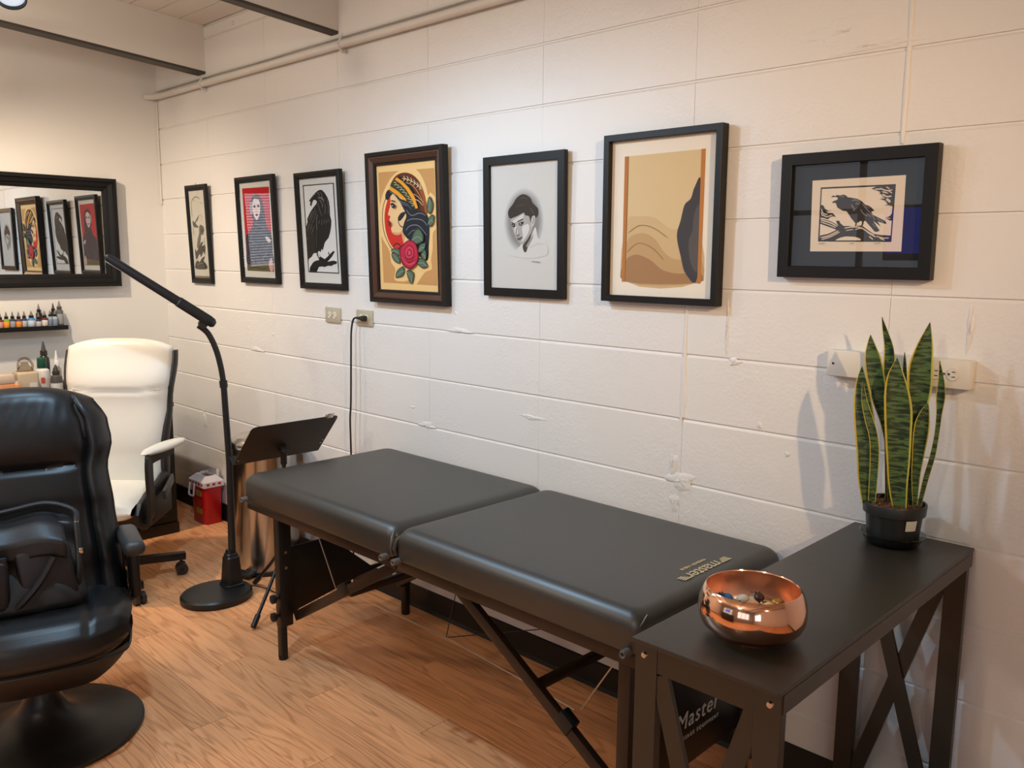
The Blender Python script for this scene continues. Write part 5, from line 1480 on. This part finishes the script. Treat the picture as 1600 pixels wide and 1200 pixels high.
d = (h1 - h0).normalized(); s_ = d.cross(Vector((0, 0, 1))).normalized(); u_ = s_.cross(d)
m4 = Matrix((d, s_, u_)).transposed().to_4x4(); m4.translation = h0
L_ = (h1 - h0).length
q = PB()
prf = [(-.030, -.010), (-.024, -.020), (.024, -.020), (.030, -.010), (.030, .006), (.020, .020), (.012, .022), (.010, .018), (-.010, .018), (-.012, .022), (-.020, .020), (-.030, .006)]
rings = []
for x, k in ((-.012, .55), (0.0, .95), (.02, 1.08), (.16, 1.05), (.165, .92), (L_ - .03, .80), (L_ - .008, .70), (L_, .42)):
    rings.append([q.bm.verts.new(m4 @ Vector((x, a * k, b * k))) for a, b in prf])
for a, b in zip(rings, rings[1:]):
    for j in range(len(prf)):
        q.bm.faces.new((a[j], a[(j + 1) % len(prf)], b[(j + 1) % len(prf)], b[j]))
q.bm.faces.new(rings[0][::-1]); q.bm.faces.new(rings[-1])
hd = q.obj('lamp_head', LBLK, FL, angle=35)
q = PB(); q.box((.30, 0, -.0175), (.36, .034, .002), mtx=m4); q.obj('diffuser', mat('lamp_diffuser', (200, 200, 196), .4), FL, hd) if False else q.obj('diffuser', mat('lamp_diffuser', (200, 200, 196), .4), hd)
q = PB(); q.cyl(m4 @ Vector((.03, -.022, -.026)), m4 @ Vector((.03, .022, -.026)), .018); q.obj('hinge', LBLK, FL)
q = PB(); q.tube(catmull([(1.660, -.42, .02), (1.72, -.37, .006), (1.80, -.36, .006), (1.80, -.30, .006), (1.74, -.15, .006), (1.72, -.03, .006)], 6), .003, 6)
for v in q.bm.verts: v.co += off
q.obj('cord', BCABLE, FL)

# ---- music stand ---------------------------------------------------------
MS = thing('music_stand', 'black music stand with tilted desk beside the steel bin', 'stand', (1.905, -.368, 0))
a_, b_, c_, d_ = Vector((1.852, -.575, .640)), Vector((1.852, -.162, .640)), Vector((2.012, -.572, .822)), Vector((2.012, -.152, .822))
ex = (b_ - a_); ez = ((c_ - a_) + (d_ - b_)) / 2; wd_, hh_ = ex.length, ez.length
ex.normalize(); ez.normalize(); ny = ez.cross(ex)
mm = Matrix((ex, ny, ez)).transposed().to_4x4(); mm.translation = (a_ + b_) / 2
q = PB(); k_ = .018
poly = [(-wd_ / 2, 0), (wd_ / 2, 0), (wd_ / 2, hh_ - k_), (wd_ / 2 - k_ * .3, hh_ - k_ * .3), (wd_ / 2 - k_, hh_), (-wd_ / 2 + k_, hh_), (-wd_ / 2 + k_ * .3, hh_ - k_ * .3), (-wd_ / 2, hh_ - k_)]
q.prism(poly, -.0015, .0015, 'y', mtx=mm); dk = W(q, 'desk_plate', BLACKMET, MS, smooth=False)
q = PB(); q.box((0, .022 * (1), .0015), (wd_, .045, .003), mtx=mm); W(q, 'desk_ledge', BLACKMET, MS, dk, smooth=False)
for x, z in ((wd_ / 2 - .010, hh_ - .012), (-wd_ / 2 + .012, .03), (wd_ / 2 - .012, .08), (wd_ / 2 - .016, .060)):
    q = PB(); q.cyl(mm @ Vector((x, -.0035, z)), mm @ Vector((x, .0, z)), .003, n=10); W(q, 'rivet', CHROME, MS, dk)
q = PB(); q.box((wd_ / 2 - .05, 0, hh_ + .004), (.034, .016, .012), .003, mtx=mm); q.box((wd_ / 2 - .05, -.004, hh_ + .016), (.030, .004, .016), .001, mtx=mm); W(q, 'clip', CHROME, MS, dk)
q = PB(); q.lathe([(0, .030), (.016, .028), (.020, .018), (.020, .0)], n=18, mtx=mm @ Matrix.Translation((.0, -.002, .065)) @ Matrix.Rotation(R(90), 4, 'X')); W(q, 'tilt_knob', BLACKPL, MS)
q = PB(); q.cyl((1.905, -.368, .30), (1.905, -.368, .665), .009); q.cyl((1.905, -.368, .62), (1.905, -.368, .69), .014); W(q, 'pole', BLACKMET, MS)
q = PB(); q.cyl((1.905, -.368, .10), (1.905, -.368, .36), .0125); q.cyl((1.905, -.368, .34), (1.905, -.368, .375), .018); W(q, 'lower_tube', BLACKMET, MS)
for ang in (-58, 62, 182):
    dx, dy = math.cos(R(ang)), math.sin(R(ang)); Lr = .305 if ang == -58 else .27
    q = PB(); q.tube([(1.905 + dx * .012, -.368 + dy * .012, .26), (1.905 + dx * Lr * .5, -.368 + dy * Lr * .5, .135), (1.905 + dx * Lr, -.368 + dy * Lr, .012)], .0075, 10); lg = W(q, 'leg', BLACKMET, MS)
    q = PB(); q.tube([(1.905 + dx * Lr * .86, -.368 + dy * Lr * .86, .046), (1.905 + dx * Lr, -.368 + dy * Lr, .0125)], .0115, 12); W(q, 'rubber_foot', BLACKPL, MS, lg)

# ---- steel bin -----------------------------------------------------------
TB = thing('pedal_bin', 'tall round stainless steel pedal bin against the block wall', 'bin', (1.455, -.205, 0))
q = PB(); q.lathe([(0, .022), (.150, .022), (.150, .60), (.1515, .604), (0, .604)], n=64); q.obj('bin_body', STEEL, TB)
q = PB(); q.lathe([(.1525, .602), (.154, .606), (.154, .628), (.150, .640), (.12, .660), (.06, .672), (0, .675)], n=64); q.obj('lid', STEEL, TB)
q = PB(); q.lathe([(0, 0), (.152, 0), (.155, .004), (.155, .022), (.151, .026), (.10, .026)], n=48); q.obj('base_ring', BLACKPL, TB)
q = PB(); q.box((.02, -.175, .022), (.07, .06, .014), .004, mtx=Matrix.Rotation(R(20), 4, 'Z')); q.obj('pedal', BLACKPL, TB)

# ---- sharps container ----------------------------------------------------
SC = thing('sharps_container', 'red sharps container with a translucent white lid on the floor by the corner', 'container', (.565, -.075, 0))
RED = mat('red_plastic', (186, 24, 30), .32)
q = PB()
rings = []
for z, k in ((.0, .93), (.004, .96), (.19, 1.0), (.225, 1.0)):
    rings.append([q.bm.verts.new((math.copysign(abs(math.cos(t_)) ** .35, math.cos(t_)) * .086 * k, math.copysign(abs(math.sin(t_)) ** .35, math.sin(t_)) * .056 * k, z)) for t_ in [2 * math.pi * i / 32 for i in range(32)]])
for a, b in zip(rings, rings[1:]):
    for j in range(32):
        q.bm.faces.new((a[j], a[(j + 1) % 32], b[(j + 1) % 32], b[j]))
q.bm.faces.new(rings[-1]); q.bm.faces.new(rings[0][::-1])
q.obj('red_body', RED, SC, angle=40)
LIDM = mat('milky_lid', (236, 226, 224), .35)
q = PB(); q.rect_sweep(.182, .122, [(0, 0), (0, .030), (.006, .036), (.030, .060), (.036, .060), (.036, .048), (.024, .030), (.022, .0)])
for v in q.bm.verts:
    x, y_, z = v.co; v.co = Vector((x, z - .061, .215 - y_))
q.obj('lid', LIDM, SC, smooth=False)
q = PB(); q.box((0, .045, .285), (.13, .006, .04), .002); q.box((-.06, .02, .270), (.006, .05, .02), .002); q.obj('lid_flap', LIDM, SC)
q = PB()
for i in range(5):
    q.box((-.068 + .034 * i, -.0612, .232), (.016, .003, .012))
for i in range(3):
    q.box((.0912, -.035 + .034 * i, .232), (.003, .016, .012))
q.obj('lid_slot', RED, SC, smooth=False)
q = PB(); q.tube(catmull([(-.075, -.062, .225), (-.078, -.068, .17), (-.070, -.070, .155), (-.030, -.070, .155), (-.020, -.068, .17), (-.022, -.062, .225)], 4), .0055, 8); q.obj('carry_handle', LIDM, SC)
YEL = mat('yellow_label', (214, 170, 60), .5)
for x, z, w_, h_ in ((.020, .175, .060, .030), (.018, .075, .065, .030)):
    q = PB(); q.box((x, -.0568, z), (w_, .0015, h_)); lb = q.obj('warning_label', YEL, SC, smooth=False)
    q = PB()
    for j in range(3):
        q.box((x, -.0579, z + .008 - .008 * j), (w_ * .75, .0006, .0022))
    q.obj('label_print', mat('label_black', (60, 44, 30), .6), lb, smooth=False)
q = PB(); q.box((.02, -.0566, .125), (.05, .001, .040)); q.obj('orange_patch', mat('orange_red', (206, 60, 34), .4), SC, smooth=False)

# ---- outlets and cord ----------------------------------------------------
PLATE = mat('beige_plate', (196, 188, 164), .35, metal=.25)
IVORY = mat('ivory_socket', (226, 219, 200), .4)
SLOT = mat('slot_dark', (40, 34, 28), .7)
def duplex(parent, y, cx=0.0, cz=0.0, m=IVORY, step=.039):
    for sx in (-1, 1):
        q = PB(); q.lathe([(0, .003), (.0155, .003), (.0165, .001), (.0165, 0)], n=24, mtx=Matrix.Translation((cx + sx * step / 2, y, cz)) @ Matrix.Rotation(R(90), 4, 'X') @ Matrix.Diagonal((.86, 1, 1, 1)))
        sk_ = q.obj('socket', m, parent)
        q = PB()
        for dz in (-.006, .006):
            q.box((cx + sx * step / 2 + .003, y - .0031, cz + dz), (.008, .0008, .0022))
        q.cyl((cx + sx * step / 2 - .008, y - .0035, cz), (cx + sx * step / 2 - .008, y - .0027, cz), .0028, n=10)
        q.obj('slot', SLOT, sk_, smooth=False)
    q = PB(); q.cyl((cx, y - .002, cz), (cx, y + .001, cz), .003, n=12); q.obj('screw', CHROME, parent)
for xc, lab in ((1.762, 'beige metal outlet plate with empty sockets on the block wall'), (2.006, 'beige metal outlet plate with a black plug in it')):
    t = thing('wall_outlet', lab, 'outlet', (xc, 0.0, 1.238), group='beige outlets under the pictures')
    q = PB(); q.box((0, -.005, 0), (.116, .010, .070), .003); q.obj('plate', PLATE, t)
    duplex(t, -.010)
PG = thing('power_cord', 'black plug and cord hanging from the outlet behind the massage table', 'cord', (2.026, -.013, 1.238))
q = PB(); q.box((.002, -.014, 0), (.026, .022, .024), .005); q.tube([(-.008, -.016, 0), (-.045, -.020, .001)], [.010, .0045], 10); q.obj('plug', BLACKPL, PG)
q = PB(); q.tube(catmull([(-.040, -.020, .001), (-.058, -.023, -.004), (-.068, -.026, -.03), (-.071, -.030, -.08), (-.070, -.034, -.2), (-.074, -.036, -.38), (-.082, -.036, -.46), (-.083, -.034, -.6), (-.085, -.030, -1.0), (-.085, -.03, -1.232)], 5), .0042, 8); q.obj('cable', BCABLE, PG)
o3 = thing('raceway_outlet', 'long white surface outlet box on the wall behind the snake plant', 'outlet', (4.303, 0.0, 1.238))
RW = mat('white_raceway', (226, 220, 208), .4)
q = PB(); q.box((0, -.018, 0), (.358, .036, .070), .004); q.obj('box_body', RW, o3)
q = PB(); q.box((.118, -.0375, 0), (.118, .003, .068), .0012); q.obj('socket_plate', RW, o3)
duplex(o3, -.039, .118, 0, RW, .040)
q = PB(); q.box((-.10, -.0368, 0), (.150, .0016, .066), .0006); q.obj('blank_cover', RW, o3)
q = PB(); q.cyl((-.160, -.039, .0), (-.160, -.036, .0), .003, n=10); q.obj('screw', CHROME, o3)

# ---- track lights --------------------------------------------------------
TR_ = thing('light_track', 'black ceiling light track fixed under the beams', 'track', (3.2, -1.30, 2.535))
q = PB(); q.box((0, 0, .012), (6.2, .036, .020), .002); q.obj('track_rail', BLACKMET, TR_)
def spot_head(i, x, y, z, aim, col, watts, cone, blend, lab):
    t = thing('track_spotlight', lab, 'spotlight', (x, y, z + .175), group='spotlights on the ceiling track')
    c = Vector((x, y, z)); d = (Vector(aim) - c).normalized()
    s_ = d.cross(Vector((0, 0, 1))).normalized(); u_ = s_.cross(d)
    m = Matrix((s_, u_, -d)).transposed().to_4x4(); m.translation = c - Vector(t.location)
    q = PB(); q.cyl((0, 0, -.002), (0, 0, -.10), .008); q.box((0, 0, -.004), (.06, .03, .012), .002); q.obj('stem', BLACKMET, t)
    q = PB(); q.lathe([(.040, .0), (.044, .0), (.045, .004), (.045, .060), (.040, .085), (.022, .100), (0, .102), (0, .098), (.020, .096), (.037, .080), (.040, .056), (.040, 0)], n=32, mtx=m); q.obj('lamp_can', BLACKMET, t)
    q = PB(); q.lathe([(0, .006), (.025, .005), (.0395, .012)], n=24, mtx=m)
    q.obj('lens', mat('lens_%d' % i, (200, 206, 210), .3, emit=((int(190 + 65 * min(1, col[0])), int(190 + 65 * col[1]), int(190 + 65 * col[2])), 0.8)), t)
    if watts:
        l = bpy.data.lights.new('track_lamp', 'SPOT')
        l.energy = watts; l.color = col; l.spot_size = R(cone); l.spot_blend = blend; l.shadow_soft_size = .035
        o = bpy.data.objects.new('track_lamp', l); COL.objects.link(o); o.parent = t
        mm_ = m.copy(); mm_.translation = m.translation + d * .012
        o.matrix_local = mm_
        if z < 2.45:   # added point lamp behind the closed can, brightens beams and deck
            l = bpy.data.lights.new('ceiling_fill', 'POINT'); l.energy = 4.0; l.color = (1.0, .93, .82); l.shadow_soft_size = .03
            o = bpy.data.objects.new('ceiling_fill', l); COL.objects.link(o); o.parent = t; o.location = m.translation - d * .125
    return t
for i, L__ in enumerate(LAMPS):
    spot_head(i, *L__)
# globe pendants added out of view as warm fill for ceiling and walls
def dome(i, x, y):
    zc = deck_z(y) - .33
    t = thing('added_pendant', 'added unseen globe fill lamp ' + ('nearer the end wall' if i == 0 else 'behind the camera by the far counter'), 'lamp', (x, y, zc), group='added globe fill lamps behind the camera')
    q = PB(); q.sphere((0, 0, 0), .11, 24, 14); q.obj('globe', mat('opal_glass', (240, 232, 215), .4, emit=((255, 214, 160), 3.0)), t)
    q = PB(); q.cyl((0, 0, .10), (0, 0, .32), .008); q.lathe([(.05, .325), (.05, .315), (.02, .30)], n=16); q.obj('stem', BLACKMET, t)
    l = bpy.data.lights.new('pendant_fill', 'POINT'); l.energy = FILL_W; l.color = (1.0, .84, .64); l.shadow_soft_size = .13
    o = bpy.data.objects.new('pendant_fill', l); COL.objects.link(o); o.parent = t; o.location = (0, 0, -.16)
dome(0, 1.7, -3.1); dome(1, 4.4, -3.9)

# ---- reception counter and monitor, seen only as reflections -------------
CT = thing('reception_counter', 'dark counter across the room carrying a lit monitor', 'counter', (3.0, -4.25, 0))
q = PB(); q.box((0, 0, .53), (1.8, .50, 1.06), .004); q.obj('counter_body', mat('dark_counter', (36, 32, 30), .5), CT, smooth=False)
q = PB(); q.box((0, .01, 1.08), (1.9, .58, .04), .004); q.obj('counter_top', ESPRESSO, CT, smooth=False)
MN = thing('computer_monitor', 'computer monitor with a bright blue screen on the far counter', 'monitor', (3.0, -4.10, 1.10))
q = PB(); q.lathe([(0, 0), (.11, 0), (.11, .012), (0, .014)], n=24); q.cyl((0, 0, .01), (0, 0, .34), .02); q.obj('monitor_stand', BLACKPL, MN)
q = PB(); q.box((0, .02, .455), (.62, .04, .385), .006); q.obj('monitor_case', BLACKPL, MN)
q = PB(); q.box((0, .0408, .46), (.585, .002, .335)); sc_ = q.obj('screen', mat('blue_screen', (20, 40, 160), .3, emit=((46, 78, 214), 1.6)), MN, smooth=False)
q = PB(); q.box((0, .0422, .302), (.585, .001, .018)); q.obj('taskbar', mat('screen_bar', (20, 24, 40), .3, emit=((30, 36, 60), 1.0)), sc_, smooth=False)
q = PB(); q.box((.0, .0422, .46), (.07, .001, .09)); q.obj('screen_picture', mat('screen_pic', (120, 170, 190), .3, emit=((120, 180, 200), 1.2)), sc_, smooth=False)
